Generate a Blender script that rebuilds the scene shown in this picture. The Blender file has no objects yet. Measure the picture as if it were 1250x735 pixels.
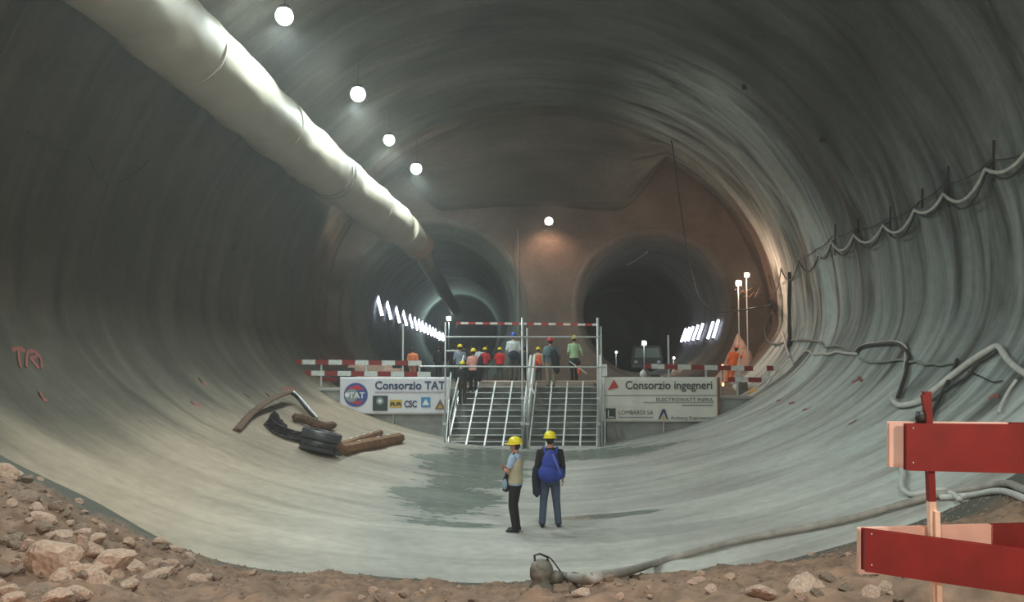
import bpy, bmesh, math, random
from mathutils import Vector, Matrix, noise
from mathutils.bvhtree import BVHTree
random.seed(7)
SC = bpy.context.scene
COL = SC.collection
PI = math.pi
R = math.radians

# ------------------------------------------------------------------ camera, world, exposure
F = 950.0                      # focal length in pixels of the 1250x735 frame
CAMZ = 3.35
PITCH = math.atan(62.5 / F)
cam_d = bpy.data.cameras.new('camera'); cam = bpy.data.objects.new('camera', cam_d); COL.objects.link(cam)
cam_d.sensor_width = 36; cam_d.lens = F * 36 / 1250; cam_d.clip_end = 400; cam_d.clip_start = .05
cam.location = (0, 0, CAMZ); cam.rotation_euler = (PI / 2 + PITCH, 0, 0)
SC.camera = cam
world = bpy.data.worlds.new('world'); SC.world = world; world.use_nodes = True
world.node_tree.nodes['Background'].inputs[0].default_value = (.02, .022, .022, 1)
world.node_tree.nodes['Background'].inputs[1].default_value = 1
SC.view_settings.view_transform = 'Standard'; SC.view_settings.look = 'None'
SC.view_settings.gamma = 1; SC.view_settings.use_curve_mapping = False
SC.view_settings.exposure = 0.2
SC.cycles.max_bounces = 8; SC.cycles.diffuse_bounces = 5; SC.cycles.volume_bounces = 0
SC.cycles.use_denoising = True; SC.cycles.sample_clamp_indirect = 6
SPILL = .07
LAMP_W = 1050.0                 # each ceiling lamp
LAMP_C = (.88, 1.0, .95)
WARM_C = (1.0, .60, .40)
REAR_W = 1150.0
HAZE = .0032

# ------------------------------------------------------------------ helpers
def ray(px, py):
    v = Vector((px - 625, 367.5 - py, -F)).normalized()
    return cam.rotation_euler.to_matrix() @ v
def at(px, py, D):
    """the point that pixel shows, at distance D (world Y)"""
    d = ray(px, py); return Vector((0, 0, CAMZ)) + d * (D / d.y)
def xat(px, D): return at(px, 430, D).x

class MB:
    def __init__(s): s.v = []; s.f = []
    def add(s, vs, fs):
        o = len(s.v); s.v += [tuple(v) for v in vs]; s.f += [tuple(i + o for i in f) for f in fs]; return s
    def box(s, c, d, rot=None, taper=None):
        c = Vector(c); hx, hy, hz = d[0] / 2, d[1] / 2, d[2] / 2
        vs = [Vector((x, y, z)) for z in (-hz, hz) for y in (-hy, hy) for x in (-hx, hx)]
        if rot is not None: vs = [rot @ v for v in vs]
        return s.add([v + c for v in vs], [(0, 2, 3, 1), (4, 5, 7, 6), (0, 1, 5, 4), (2, 6, 7, 3), (0, 4, 6, 2), (1, 3, 7, 5)])
    def beam(s, a, b, w, h=None, up=Vector((0, 0, 1))):
        a = Vector(a); b = Vector(b); h = h or w
        t = (b - a); L = t.length; t.normalize()
        sd = t.cross(up)
        if sd.length < 1e-3: sd = t.cross(Vector((0, 1, 0)))
        sd.normalize(); u = sd.cross(t)
        m = Matrix((sd, t, u)).transposed()
        return s.box((a + b) / 2, (w, L, h), m)
    def tube(s, pts, r, n=8, ry=None, up=None):
        """tube along pts; r scalar or list; ry second radius (list or scalar)"""
        pts = [Vector(p) for p in pts]; k = len(pts)
        rs = r if isinstance(r, (list, tuple)) else [r] * k
        rys = rs if ry is None else (ry if isinstance(ry, (list, tuple)) else [ry] * k)
        T = []
        for i in range(k):
            t = pts[min(i + 1, k - 1)] - pts[max(i - 1, 0)]
            T.append(t.normalized() if t.length > 1e-9 else Vector((0, 0, 1)))
        a = Vector(up) if up else (Vector((1, 0, 0)) if abs(T[0].x) < .8 else Vector((0, 1, 0)))
        vs = []
        for i in range(k):
            a = a - T[i] * a.dot(T[i]); a.normalize(); b = T[i].cross(a)
            for j in range(n):
                q = 2 * PI * j / n
                vs.append(pts[i] + a * (math.cos(q) * rs[i]) + b * (math.sin(q) * rys[i]))
        fs = [(i * n + j, i * n + (j + 1) % n, (i + 1) * n + (j + 1) % n, (i + 1) * n + j) for i in range(k - 1) for j in range(n)]
        fs += [tuple(range(n))[::-1], tuple((k - 1) * n + j for j in range(n))]
        return s.add(vs, fs)
    def ell(s, c, r, nu=14, nv=10, rot=None):
        c = Vector(c); vs = [Vector((0, 0, -r[2]))]; fs = []
        for i in range(1, nv):
            p = -PI / 2 + PI * i / nv
            for j in range(nu):
                q = 2 * PI * j / nu
                vs.append(Vector((r[0] * math.cos(p) * math.cos(q), r[1] * math.cos(p) * math.sin(q), r[2] * math.sin(p))))
        vs.append(Vector((0, 0, r[2])))
        for j in range(nu): fs.append((0, 1 + (j + 1) % nu, 1 + j))
        for i in range(nv - 2):
            for j in range(nu):
                a = 1 + i * nu + j; b = 1 + i * nu + (j + 1) % nu
                fs.append((a, b, b + nu, a + nu))
        L = len(vs) - 1
        for j in range(nu): fs.append((L, L - nu + j, L - nu + (j + 1) % nu))
        if rot is not None: vs = [rot @ v for v in vs]
        return s.add([v + c for v in vs], fs)
    def lathe(s, prof, n=24, sx=1, sy=1, c=(0, 0, 0), rot=None):
        """profile list of (r,z), revolved about z; closed if first and last r are 0"""
        c = Vector(c); vs = []; fs = []; k = len(prof)
        for r, z in prof:
            for j in range(n):
                q = 2 * PI * j / n; vs.append(Vector((max(r, 1e-4) * math.cos(q) * sx, max(r, 1e-4) * math.sin(q) * sy, z)))
        for i in range(k - 1):
            for j in range(n): fs.append((i * n + j, i * n + (j + 1) % n, (i + 1) * n + (j + 1) % n, (i + 1) * n + j))
        if rot is not None: vs = [rot @ v for v in vs]
        return s.add([v + c for v in vs], fs)
    def prism(s, poly, y0, y1):
        """poly in XZ extruded along Y"""
        n = len(poly); vs = [(p[0], y0, p[1]) for p in poly] + [(p[0], y1, p[1]) for p in poly]
        return s.add(vs, [tuple(range(n)), tuple(range(2 * n - 1, n - 1, -1))] + [(i, i + n, (i + 1) % n + n, (i + 1) % n) for i in range(n)])
    def xf(s, m): s.v = [tuple(m @ Vector(v)) for v in s.v]; return s
    def mesh(s, name='m'):
        me = bpy.data.meshes.new(name); me.from_pydata(s.v, [], s.f); me.update(); return me
    def build(s, name, mat, parent=None, smooth=False, bevel=0, vox=0, loc=None):
        me = s.mesh(name)
        if bevel:
            bm = bmesh.new(); bm.from_mesh(me)
            bmesh.ops.bevel(bm, geom=bm.edges[:], offset=bevel, segments=2, affect='EDGES', clamp_overlap=True)
            bm.to_mesh(me); bm.free()
        if vox: me = remesh(me, vox)
        if loc is not None: me.transform(Matrix.Translation(-Vector(loc)))
        return link(name, me, mat, parent, smooth or bool(vox), loc)

def fixn(me):
    bm = bmesh.new(); bm.from_mesh(me); bmesh.ops.recalc_face_normals(bm, faces=bm.faces[:]); bm.to_mesh(me); bm.free()
def evaluated(o):
    dg = bpy.context.evaluated_depsgraph_get(); dg.update()
    return bpy.data.meshes.new_from_object(o.evaluated_get(dg), depsgraph=dg)
def remesh(me, size, smooth=3):
    fixn(me)
    t = bpy.data.objects.new('tmp', me); COL.objects.link(t)
    m = t.modifiers.new('r', 'REMESH'); m.mode = 'VOXEL'; m.voxel_size = size
    q = t.modifiers.new('s', 'SMOOTH'); q.iterations = smooth; q.factor = .5
    out = evaluated(t); bpy.data.objects.remove(t); bpy.data.meshes.remove(me); return out
def link(name, me, mat, parent=None, smooth=False, loc=None):
    if smooth: me.polygons.foreach_set('use_smooth', [True] * len(me.polygons))
    if mat is not None and not me.materials: me.materials.append(mat)
    me.name = name
    o = bpy.data.objects.new(name, me); COL.objects.link(o)
    if parent is not None: o.parent = parent
    if loc is not None: o.location = loc
    return o
def tag(o, label, cat=None, group=None, kind=None):
    if label: o['label'] = label
    if cat: o['category'] = cat
    if group: o['group'] = group
    if kind: o['kind'] = kind
    return o
def thing(name, label, cat, loc=(0, 0, 0), rz=0, group=None, scale=1):
    o = bpy.data.objects.new(name, None); COL.objects.link(o); o.empty_display_size = .2
    o.location = loc; o.rotation_euler = (0, 0, rz); o.scale = (scale,) * 3
    return tag(o, label, cat, group)
def smoothpath(pts, k=6):
    pts = [Vector(p) for p in pts]; out = []
    for i in range(len(pts) - 1):
        p0 = pts[max(i - 1, 0)]; p1 = pts[i]; p2 = pts[i + 1]; p3 = pts[min(i + 2, len(pts) - 1)]
        for j in range(k):
            t = j / k
            out.append(.5 * ((2 * p1) + (p2 - p0) * t + (2 * p0 - 5 * p1 + 4 * p2 - p3) * t * t + (3 * p1 - p0 - 3 * p2 + p3) * t ** 3))
    out.append(pts[-1]); return out
def sm(t): t = max(0., min(1., t)); return t * t * (3 - 2 * t)
def lerp(a, b, t): return a + (b - a) * t

# ------------------------------------------------------------------ materials
def mat(name, col, rough=.7, metal=0, emit=None, es=0, var=0, vs=8, bump=0, spec=.5):
    m = bpy.data.materials.new(name); m.use_nodes = True; nt = m.node_tree; b = nt.nodes['Principled BSDF']
    b.inputs['Base Color'].default_value = (*col, 1); b.inputs['Roughness'].default_value = rough; b.inputs['Metallic'].default_value = metal
    b.inputs['Specular IOR Level'].default_value = spec
    if emit: b.inputs['Emission Color'].default_value = (*emit, 1); b.inputs['Emission Strength'].default_value = es
    if var or bump:
        tc = nt.nodes.new('ShaderNodeTexCoord'); n = nt.nodes.new('ShaderNodeTexNoise'); n.inputs['Scale'].default_value = vs; n.inputs['Detail'].default_value = 5
        nt.links.new(tc.outputs['Object'], n.inputs['Vector'])
        if var:
            r = nt.nodes.new('ShaderNodeValToRGB'); nt.links.new(n.outputs['Fac'], r.inputs['Fac'])
            r.color_ramp.elements[0].position = .3; r.color_ramp.elements[1].position = .7
            r.color_ramp.elements[0].color = (*[c * (1 - var) for c in col], 1); r.color_ramp.elements[1].color = (*[min(1, c * (1 + var)) for c in col], 1)
            nt.links.new(r.outputs['Color'], b.inputs['Base Color'])
        if bump:
            bp = nt.nodes.new('ShaderNodeBump'); bp.inputs['Strength'].default_value = bump; bp.inputs['Distance'].default_value = .05
            nt.links.new(n.outputs['Fac'], bp.inputs['Height']); nt.links.new(bp.outputs['Normal'], b.inputs['Normal'])
    return m

def shotcrete(name, dark, light, dustc, rawc, attrs=True, bump=.45):
    """sprayed concrete: streaks that run round the section, dust lying in the invert, reddish fresh coat near the far end, damp patches with painted shadow streaks, right side lightened as if better lit"""
    m = bpy.data.materials.new(name); m.use_nodes = True; nt = m.node_tree; N = nt.nodes; L = nt.links; b = N['Principled BSDF']
    def new(t, **k):
        n = N.new(t)
        for a, v in k.items(): setattr(n, a, v)
        return n
    def ramp(src, stops):
        r = new('ShaderNodeValToRGB'); L.new(src, r.inputs['Fac']); e = r.color_ramp.elements
        e[0].position, e[0].color = stops[0][0], (*stops[0][1], 1); e[1].position, e[1].color = stops[-1][0], (*stops[-1][1], 1)
        for p, c in stops[1:-1]: q = e.new(p); q.color = (*c, 1)
        return r.outputs['Color']
    def mix(f, a, c, mode='MIX'):
        x = new('ShaderNodeMix', data_type='RGBA', blend_type=mode)
        if isinstance(f, float): x.inputs[0].default_value = f
        else: L.new(f, x.inputs[0])
        for s, v in ((6, a), (7, c)):
            if isinstance(v, tuple): x.inputs[s].default_value = (*v, 1)
            else: L.new(v, x.inputs[s])
        return x.outputs[2]
    def mathn(op, a, c):
        x = new('ShaderNodeMath', operation=op, use_clamp=True)
        for i, v in enumerate((a, c)):
            if isinstance(v, (int, float)): x.inputs[i].default_value = v
            else: L.new(v, x.inputs[i])
        return x.outputs[0]
    tc = new('ShaderNodeTexCoord')
    if attrs:
        at_ = new('ShaderNodeAttribute', attribute_name='suv'); vec = at_.outputs['Vector']
    else: vec = tc.outputs['Object']
    mp = new('ShaderNodeMapping'); L.new(vec, mp.inputs['Vector']); mp.inputs['Scale'].default_value = (.20, 1.25, .20) if attrs else (.35, .35, .35)
    n1 = new('ShaderNodeTexNoise'); n1.inputs['Scale'].default_value = 1; n1.inputs['Detail'].default_value = 7; n1.inputs['Roughness'].default_value = .6; n1.inputs['Distortion'].default_value = .7
    L.new(mp.outputs['Vector'], n1.inputs['Vector'])
    n2 = new('ShaderNodeTexNoise'); n2.inputs['Scale'].default_value = .22; n2.inputs['Detail'].default_value = 6; n2.inputs['Distortion'].default_value = .6
    L.new(tc.outputs['Object'], n2.inputs['Vector'])
    n3 = new('ShaderNodeTexNoise'); n3.inputs['Scale'].default_value = 5; n3.inputs['Detail'].default_value = 6; L.new(tc.outputs['Object'], n3.inputs['Vector'])
    mid = tuple((a + c) / 2 for a, c in zip(dark, light))
    colr = ramp(n1.outputs['Fac'], [(.3, dark), (.52, mid), (.75, light)])
    blot = ramp(n2.outputs['Fac'], [(.35, (.72, .72, .72)), (.65, (1.2, 1.2, 1.2))])
    colr = mix(1.0, colr, blot, 'MULTIPLY')
    if attrs:
        A = lambda k: new('ShaderNodeAttribute', attribute_name=k).outputs['Fac']
        raw = mathn('MULTIPLY', A('raw'), 1.0)
        colr = mix(raw, colr, mix(1.0, ramp(n1.outputs['Fac'], [(.3, tuple(c * .7 for c in rawc)), (.7, tuple(c * 1.25 for c in rawc))]), blot, 'MULTIPLY'))
        patch = mathn('SUBTRACT', mathn('ADD', A('dust'), mathn('MULTIPLY', n1.outputs['Fac'], .7)), .35)
        patch = mathn('MULTIPLY', patch, A('dust'))
        dc = ramp(n1.outputs['Fac'], [(.3, tuple(c * .72 for c in dustc)), (.7, tuple(c * 1.12 for c in dustc))])
        dc = mix(1.0, dc, ramp(n2.outputs['Fac'], [(.35, (.80, .80, .80)), (.65, (1.12, 1.12, 1.1))]), 'MULTIPLY')
        colr = mix(patch, colr, dc)
        pale_lit = mathn('MULTIPLY', A('pale_lit'), ramp(n1.outputs['Fac'], [(.35, (0, 0, 0)), (.6, (1, 1, 1))]))
        colr = mix(pale_lit, colr, (.52, .60, .58))
        brown = A('brown')
        colr = mix(brown, colr, mix(1.0, colr, (.88, .72, .58), 'MULTIPLY'))
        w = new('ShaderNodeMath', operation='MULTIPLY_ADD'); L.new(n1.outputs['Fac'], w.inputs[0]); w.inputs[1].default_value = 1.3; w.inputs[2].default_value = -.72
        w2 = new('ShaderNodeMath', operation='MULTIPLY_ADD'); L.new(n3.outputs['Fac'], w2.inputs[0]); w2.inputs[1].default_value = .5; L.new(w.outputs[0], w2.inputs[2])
        w = new('ShaderNodeMath', operation='ADD'); L.new(A('wet_shade'), w.inputs[0]); L.new(w2.outputs[0], w.inputs[1]); w = w.outputs[0]
        wet_shade = ramp(w, [(.58, (0, 0, 0)), (.72, (1, 1, 1))])
        wet_shade = mathn('MULTIPLY', wet_shade, mathn('MULTIPLY', A('wet_shade'), 6.))
        colr = mix(wet_shade, colr, mix(1.0, colr, (.42, .50, .47), 'MULTIPLY'))
        rr = new('ShaderNodeMapRange'); L.new(wet_shade, rr.inputs[0]); rr.inputs[3].default_value = .82; rr.inputs[4].default_value = .22
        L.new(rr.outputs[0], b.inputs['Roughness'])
    else: b.inputs['Roughness'].default_value = .85
    fine = ramp(n3.outputs['Fac'], [(.3, (.9, .9, .9)), (.7, (1.08, 1.08, 1.08))])
    colr = mix(1.0, colr, fine, 'MULTIPLY')
    L.new(colr, b.inputs['Base Color'])
    h = mathn('ADD', mathn('MULTIPLY', n1.outputs['Fac'], .8), mathn('MULTIPLY', n3.outputs['Fac'], .2))
    bp = new('ShaderNodeBump'); bp.inputs['Strength'].default_value = bump; bp.inputs['Distance'].default_value = .25
    L.new(h, bp.inputs['Height']); L.new(bp.outputs['Normal'], b.inputs['Normal'])
    b.inputs['Specular IOR Level'].default_value = .3
    return m

def striped(name, c1, c2, period, off=0, axis=0):
    m = bpy.data.materials.new(name); m.use_nodes = True; nt = m.node_tree; b = nt.nodes['Principled BSDF']
    tc = nt.nodes.new('ShaderNodeTexCoord'); sp = nt.nodes.new('ShaderNodeSeparateXYZ'); nt.links.new(tc.outputs['Object'], sp.inputs[0])
    def mth(op, a, v):
        x = nt.nodes.new('ShaderNodeMath'); x.operation = op; nt.links.new(a, x.inputs[0]); x.inputs[1].default_value = v; return x.outputs[0]
    q = mth('GREATER_THAN', mth('FRACT', mth('MULTIPLY', mth('ADD', sp.outputs[axis], off + 1000 * period), 1 / period), 0), .5)
    mx = nt.nodes.new('ShaderNodeMix'); mx.data_type = 'RGBA'; nt.links.new(q, mx.inputs[0]); mx.inputs[6].default_value = (*c1, 1); mx.inputs[7].default_value = (*c2, 1)
    nz = nt.nodes.new('ShaderNodeTexNoise'); nz.inputs['Scale'].default_value = 9; nt.links.new(tc.outputs['Object'], nz.inputs['Vector'])
    rp = nt.nodes.new('ShaderNodeValToRGB'); nt.links.new(nz.outputs['Fac'], rp.inputs[0]); rp.color_ramp.elements[0].color = (.8, .8, .8, 1); rp.color_ramp.elements[0].position = .35; rp.color_ramp.elements[1].position = .6
    m2 = nt.nodes.new('ShaderNodeMix'); m2.data_type = 'RGBA'; m2.blend_type = 'MULTIPLY'; m2.inputs[0].default_value = 1
    nt.links.new(mx.outputs[2], m2.inputs[6]); nt.links.new(rp.outputs['Color'], m2.inputs[7]); nt.links.new(m2.outputs[2], b.inputs['Base Color'])
    b.inputs['Roughness'].default_value = .55; return m

M = {}
M['cavern'] = shotcrete('shotcrete', (.058, .064, .061), (.130, .143, .136), (.66, .65, .61), (.15, .112, .092))
M['endwall'] = shotcrete('reddish_shotcrete', (.13, .10, .083), (.24, .19, .16), None, None, attrs=False)
M['bore'] = shotcrete('tunnel_lining', (.10, .105, .095), (.20, .20, .185), (.3, .29, .26), (.2, .16, .14))
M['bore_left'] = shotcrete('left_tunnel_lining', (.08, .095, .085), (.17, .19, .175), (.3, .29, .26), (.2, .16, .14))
M['concrete'] = mat('cast_concrete', (.27, .29, .275), .8, var=.25, vs=1.6, bump=.2)
M['duct'] = mat('duct_fabric', (.33, .31, .25), .6, var=.10, vs=1.2, bump=.25)
M['duct_band'] = mat('duct_strap', (.10, .10, .09), .6)
M['steel'] = mat('galvanised_steel', (.52, .56, .56), .42, .35, var=.12, vs=6)
M['bright_steel'] = mat('pale_steel_tube', (.74, .78, .77), .4, .2, var=.1)
M['tread'] = mat('tread_plate', (.05, .052, .05), .7, .2, var=.3, vs=9)
M['black'] = mat('black_rubber', (.012, .012, .013), .5)
M['drumblack'] = mat('black_plastic', (.05, .053, .06), .38)
M['housing'] = mat('lamp_housing', (.16, .17, .17), .5, .5)
M['rust'] = mat('rusty_steel', (.11, .062, .038), .8, .2, var=.45, vs=7, bump=.5)
M['darkiron'] = mat('dark_iron', (.045, .04, .045), .6, .5, var=.5, vs=9, bump=.5)
M['timber'] = mat('brown_timber', (.21, .105, .05), .75, var=.4, vs=5, bump=.5)
M['pale_wood'] = mat('pale_pine', (.78, .58, .45), .6, var=.12, vs=12)
M['red_paint'] = mat('red_paint', (.20, .011, .010), .45, var=.18, vs=7)
M['hose'] = mat('grey_hose', (.30, .28, .25), .6, var=.25, vs=6)
M['whitecable'] = mat('pale_cable', (.52, .53, .50), .6, var=.15)
M['greycable'] = mat('grey_cable', (.22, .25, .235), .6)
M['darkcable'] = mat('dark_cable', (.04, .045, .042), .6)
M['pump'] = mat('muddy_metal', (.17, .155, .125), .7, .2, var=.4, vs=9, bump=.5)
M['spray'] = mat('red_spray_paint', (.27, .085, .075), .9)
M['vinyl'] = mat('white_vinyl', (.66, .69, .74), .5, var=.06, vs=2, bump=.15)
M['vinyl2'] = mat('offwhite_vinyl', (.68, .69, .63), .5, var=.06, vs=2, bump=.15)
M['ink'] = mat('dark_blue_ink', (.03, .045, .13), .6)
M['inkgreen'] = mat('dark_ink', (.03, .05, .05), .6)
M['inkline'] = mat('grey_ink', (.22, .25, .25), .6)
M['logored'] = mat('red_ink', (.50, .03, .05), .6)
M['logoblue'] = mat('blue_ink', (.05, .08, .30), .6)
M['logogrey'] = mat('grey_globe_ink', (.22, .30, .31), .6)
M['logoyellow'] = mat('yellow_ink', (.58, .38, .06), .6)
M['logosky'] = mat('sky_blue_ink', (.05, .25, .5), .6)
M['logobrown'] = mat('brown_ink', (.20, .14, .12), .6)
M['white'] = mat('white_paint', (.75, .77, .77), .5)
M['glass'] = mat('dark_glass', (.30, .42, .34), .1)
M['rock'] = mat('rubble_rock', (.25, .18, .135), .9, var=.3, vs=6, bump=.7)
M['rock2'] = mat('pinkish_rock', (.46, .32, .245), .9, var=.25, vs=5, bump=.6)
M['skin'] = mat('skin', (.42, .22, .15), .55)
M['eye'] = mat('eye', (.02, .02, .02), .3)
M['hair'] = mat('dark_hair', (.03, .02, .015), .7)
M['board'] = striped('red_white_board', (.24, .014, .016), (.62, .68, .64), .985, .25)
M['tape'] = striped('red_white_tape', (.5, .03, .03), (.8, .8, .78), .5)
def emitter(name, c, s):
    m = bpy.data.materials.new(name); m.use_nodes = True; nt = m.node_tree; nt.nodes.remove(nt.nodes['Principled BSDF'])
    e = nt.nodes.new('ShaderNodeEmission'); e.inputs[0].default_value = (*c, 1); e.inputs[1].default_value = s
    nt.links.new(e.outputs[0], nt.nodes['Material Output'].inputs[0]); return m
M['glow'] = emitter('lit_lens', (.86, 1, .98), 7)
M['glowwarm'] = emitter('warm_lit_lens', (1, .78, .68), 7)
M['tubeglow'] = emitter('lit_tube', (.72, .76, 1.0), 9)
M['beacon'] = emitter('orange_beacon_lens', (1, .35, .12), 5)

# ------------------------------------------------------------------ the cavern shell
AXZ = 4.85; HW = 10.0; TOPH = 9.0; BOT = 4.85
END = 38.0
def axis_x(Y): return .07 * (Y - 14)
def sect(Y, t):
    """t in 0..1 round the section, from the invert's centre up the left wall, over the crown, down the right wall. Returns X,Z"""
    a = -PI / 2 - 2 * PI * t
    ca, sa = math.cos(a), math.sin(a)
    X = HW * ca; Z = (TOPH if sa > 0 else BOT) * sa
    # reddish end: the crown comes down to the head wall
    k = sm((Y - 34.2) / (END - 34.2))
    if sa > 0 and k > 0:
        ax = abs(X - .2 + .9)
        zd = 4.75 + 4.1 * sm((ax - 3.6) / 4.2)
        if Z > zd: Z = lerp(Z, zd, k)
    return X, Z
def wall_r(Y, t, X, Z):
    def nn(ks, ky, o): return noise.noise(Vector((X * ks + o, Y * ky + .25 * math.sin(X * .4 + Z * .3), Z * ks)))
    r = .16 * nn(.12, .55, 3.1) + .12 * nn(.27, 1.2, 9.1) + .28 * nn(.10, .10, 5)
    r += .05 * nn(.8, 2.6, 1.7)
    up = sm((Z + 3.2) / 3)            # the invert is smoother
    r *= lerp(.28, 1, up)
    # steps of the round-by-round coats on the walls near the end
    k = sm((Y - 31.5) / 1.5) * sm((Z + 2) / 2)
    r += -k * (.22 * ((Y * .62) % 1.0) + .10 * (Y - 31.5))
    return r
def suv_mesh(name, rings, closed=True):
    """rings: list of lists of (Vector, s, Y, dict)"""
    n = len(rings[0]); me = bpy.data.meshes.new(name)
    vs = [p[0] for r in rings for p in r]; fs = []
    for i in range(len(rings) - 1):
        for j in range(n - (0 if closed else 1)):
            fs.append((i * n + j, i * n + (j + 1) % n, (i + 1) * n + (j + 1) % n, (i + 1) * n + j))
    me.from_pydata(vs, [], fs); me.update()
    a = me.attributes.new('suv', 'FLOAT_VECTOR', 'POINT')
    a.data.foreach_set('vector', [c for r in rings for p in r for c in p[1]])
    for k in ('dust', 'raw', 'wet_shade', 'pale_lit', 'brown'):
        q = me.attributes.new(k, 'FLOAT', 'POINT'); q.data.foreach_set('value', [p[3].get(k, 0) for r in rings for p in r])
    return me
NT = 300
rings = []; Y = -16.0
ys = []
while Y < END + .05:
    ys.append(Y); Y += .4 if Y < 8 else .16
ys.append(END + .2)
DAMP_SHADE = [((-1.0, 22.5), (1.6, 3.2)), ((-1.5, 18.2), (1.2, 2.2)), ((1.2, 25.2), (3.2, 1.3)), ((-1.2, 15.3), (1.1, .22)), ((1.9, 16.0), (1.0, .2)), ((3.6, 24.6), (2.0, .9))]  # the narrow streaks paint the front pair's shadows, the broad ones are damp
for Y in ys:
    ring = []
    for j in range(NT):
        t = j / NT; X, Z = sect(Y, t); L = math.hypot(X, Z); r = wall_r(Y, t, X, Z)
        P = Vector((axis_x(Y) + X * (1 + r / L * -1), Y, AXZ + Z * (1 - r / L)))
        s = abs(((t + .5) % 1) - .5) * 47 * (1 if t < .5 else -1)
        z = P.z
        d = {}
        edge = 1.9 + .9 * noise.noise(Vector((Y * .5, 0, 4))) + (1.4 if X > 0 else .5)
        d['dust'] = 1 - sm((z - .6) / edge)
        rs = 33.6 + .6 * noise.noise(Vector((t * 9, 2, 2))) - (1.5 if X < 0 else 0)
        d['raw'] = sm((Y - rs) / .7) * sm((z - 1.6) / 1.5) * (1 - .55 * sm((z - 8.5) / 2.5))
        d['brown'] = sm((-X - 1) / 6) * (1 - .3 * sm((z - 9) / 3)) + .25 * sm((15 - Y) / 8) * (1 if z < 2 else 0)
        d['pale_lit'] = 0 if X < 0 else sm((X - 2.2) / 3.5) * sm((Y - 24 - 2.2 * noise.noise(Vector((t * 14, 0, 8)))) / 3) * (1 - d['raw']) * .75 * (1 - sm((3 - z) / 2)) + (.42 * sm((X - 4.5) / 3) * sm((10.5 - z) / 5) + .3 * sm((X - 4) / 2) * sm((4.5 - z) / 2)) * (1 - d['raw'])  # whitish streaks on the right, lightened further to paint in lamp light
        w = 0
        for (cx, cy), (rx, ry) in DAMP_SHADE:
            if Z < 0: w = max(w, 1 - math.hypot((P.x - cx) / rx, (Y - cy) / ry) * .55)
        d['wet_shade'] = max(0, w)
        ring.append((P, Vector((X * .8, Y, Z * .8)), Y, d))
    rings.append(ring)
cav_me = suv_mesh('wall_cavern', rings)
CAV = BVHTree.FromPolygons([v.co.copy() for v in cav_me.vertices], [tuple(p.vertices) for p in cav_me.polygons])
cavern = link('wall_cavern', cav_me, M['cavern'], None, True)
tag(cavern, 'sprayed grey concrete vault and bowl-shaped floor of the cavern', kind='structure')

# back wall of the cavern, behind the camera
mb = MB(); n = 64
ringp = [(axis_x(-15.9) + sect(-15.9, j / n)[0] * 1.02, -15.9, AXZ + sect(-15.9, j / n)[1] * 1.02) for j in range(n)]
mb.add(ringp, [tuple(range(n))])
tag(mb.build('wall_rear', M['endwall']), 'concrete wall behind the viewpoint', kind='structure')

# two running tunnels
BORES = {'left': dict(c=(xat(529, END), at(0, 380, END).z), R=4.28, Ri=3.75, dx=-.0325), 'right': dict(c=(xat(797, END), at(0, 376, END).z), R=3.62, Ri=3.38, dx=.082)}
BV = {}
for side, b in BORES.items():
    rings = []; cx, cz = b['c']
    prof = [(END - .16, b['R'] + .35), (END - .22, b['R'] + .15), (END - .05, b['R']), (END + .7, b['R'] - .05), (END + .8, (b['R'] + b['Ri']) / 2), (END + 1.6, (b['R'] + b['Ri']) / 2), (END + 1.7, b['Ri'])]
    yy = END + 2.2
    while yy < 105: prof.append((yy, b['Ri'])); yy += .5 if yy < 60 else 1.5
    for Y, rad in prof:
        ring = []
        for j in range(96):
            q = 2 * PI * j / 96
            rr = rad + (.07 * noise.noise(Vector((q * 1.2, Y * .9, 7))) + (.06 * abs(((Y * .5) % 1) - .5)) if Y > END + 2 else 0)
            ring.append((Vector((cx + b['dx'] * (Y - END) + rr * math.cos(q), Y, cz + rr * math.sin(q))), Vector((rr * math.cos(q), Y, rr * math.sin(q))), Y, dict(raw=.5 * (1 - sm((Y - END + .1) / .3)))))
        rings.append(ring)
    me = suv_mesh('wall_bore', rings)
    BV[side] = BVHTree.FromPolygons([v.co.copy() for v in me.vertices], [tuple(p.vertices) for p in me.polygons])
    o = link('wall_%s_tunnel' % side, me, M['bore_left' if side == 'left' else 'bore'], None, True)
    tag(o, 'round concrete lining of the %s tunnel' % side, kind='structure')
    mb = MB(); Y, rad = 104.5, b['Ri'] + .2
    mb.add([(cx + b['dx'] * (Y - END) + rad * math.cos(2 * PI * j / 48), Y, cz + rad * math.sin(2 * PI * j / 48)) for j in range(48)], [tuple(range(48))])
    tag(mb.build('wall_%s_tunnel_face' % side, M['bore_left' if side == 'left' else 'bore']), 'far face of the %s tunnel' % side, kind='structure')

# head wall with two portals
cu = bpy.data.curves.new('c', 'CURVE'); cu.dimensions = '2D'; cu.fill_mode = 'BOTH'; cu.extrude = .2
def spl(pts):
    s = cu.splines.new('POLY'); s.points.add(len(pts) - 1); s.use_cyclic_u = True
    for i, p in enumerate(pts): s.points[i].co = (p[0], p[1], 0, 1)
hw = []
for j in range(150):
    X_, Z_ = sect(END, j / 150); L_ = math.hypot(X_, Z_); k_ = 1 - wall_r(END, j / 150, X_, Z_) / L_ + .35 / L_
    hw.append((axis_x(END) + X_ * k_, AXZ + Z_ * k_))
spl(hw)
for b in BORES.values(): spl([(b['c'][0] + (b['R'] + .12) * math.cos(2 * PI * j / 72), b['c'][1] + (b['R'] + .12) * math.sin(2 * PI * j / 72)) for j in range(72)])
t = bpy.data.objects.new('t', cu); COL.objects.link(t); me = evaluated(t); bpy.data.objects.remove(t)
for v in me.vertices: x, y, z = v.co; v.co = (x, END + .05 + z, y)
fixn(me)
tag(link('wall_head', me, M['endwall']), 'reddish sprayed concrete end wall with the two tunnel portals', kind='structure')
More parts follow.
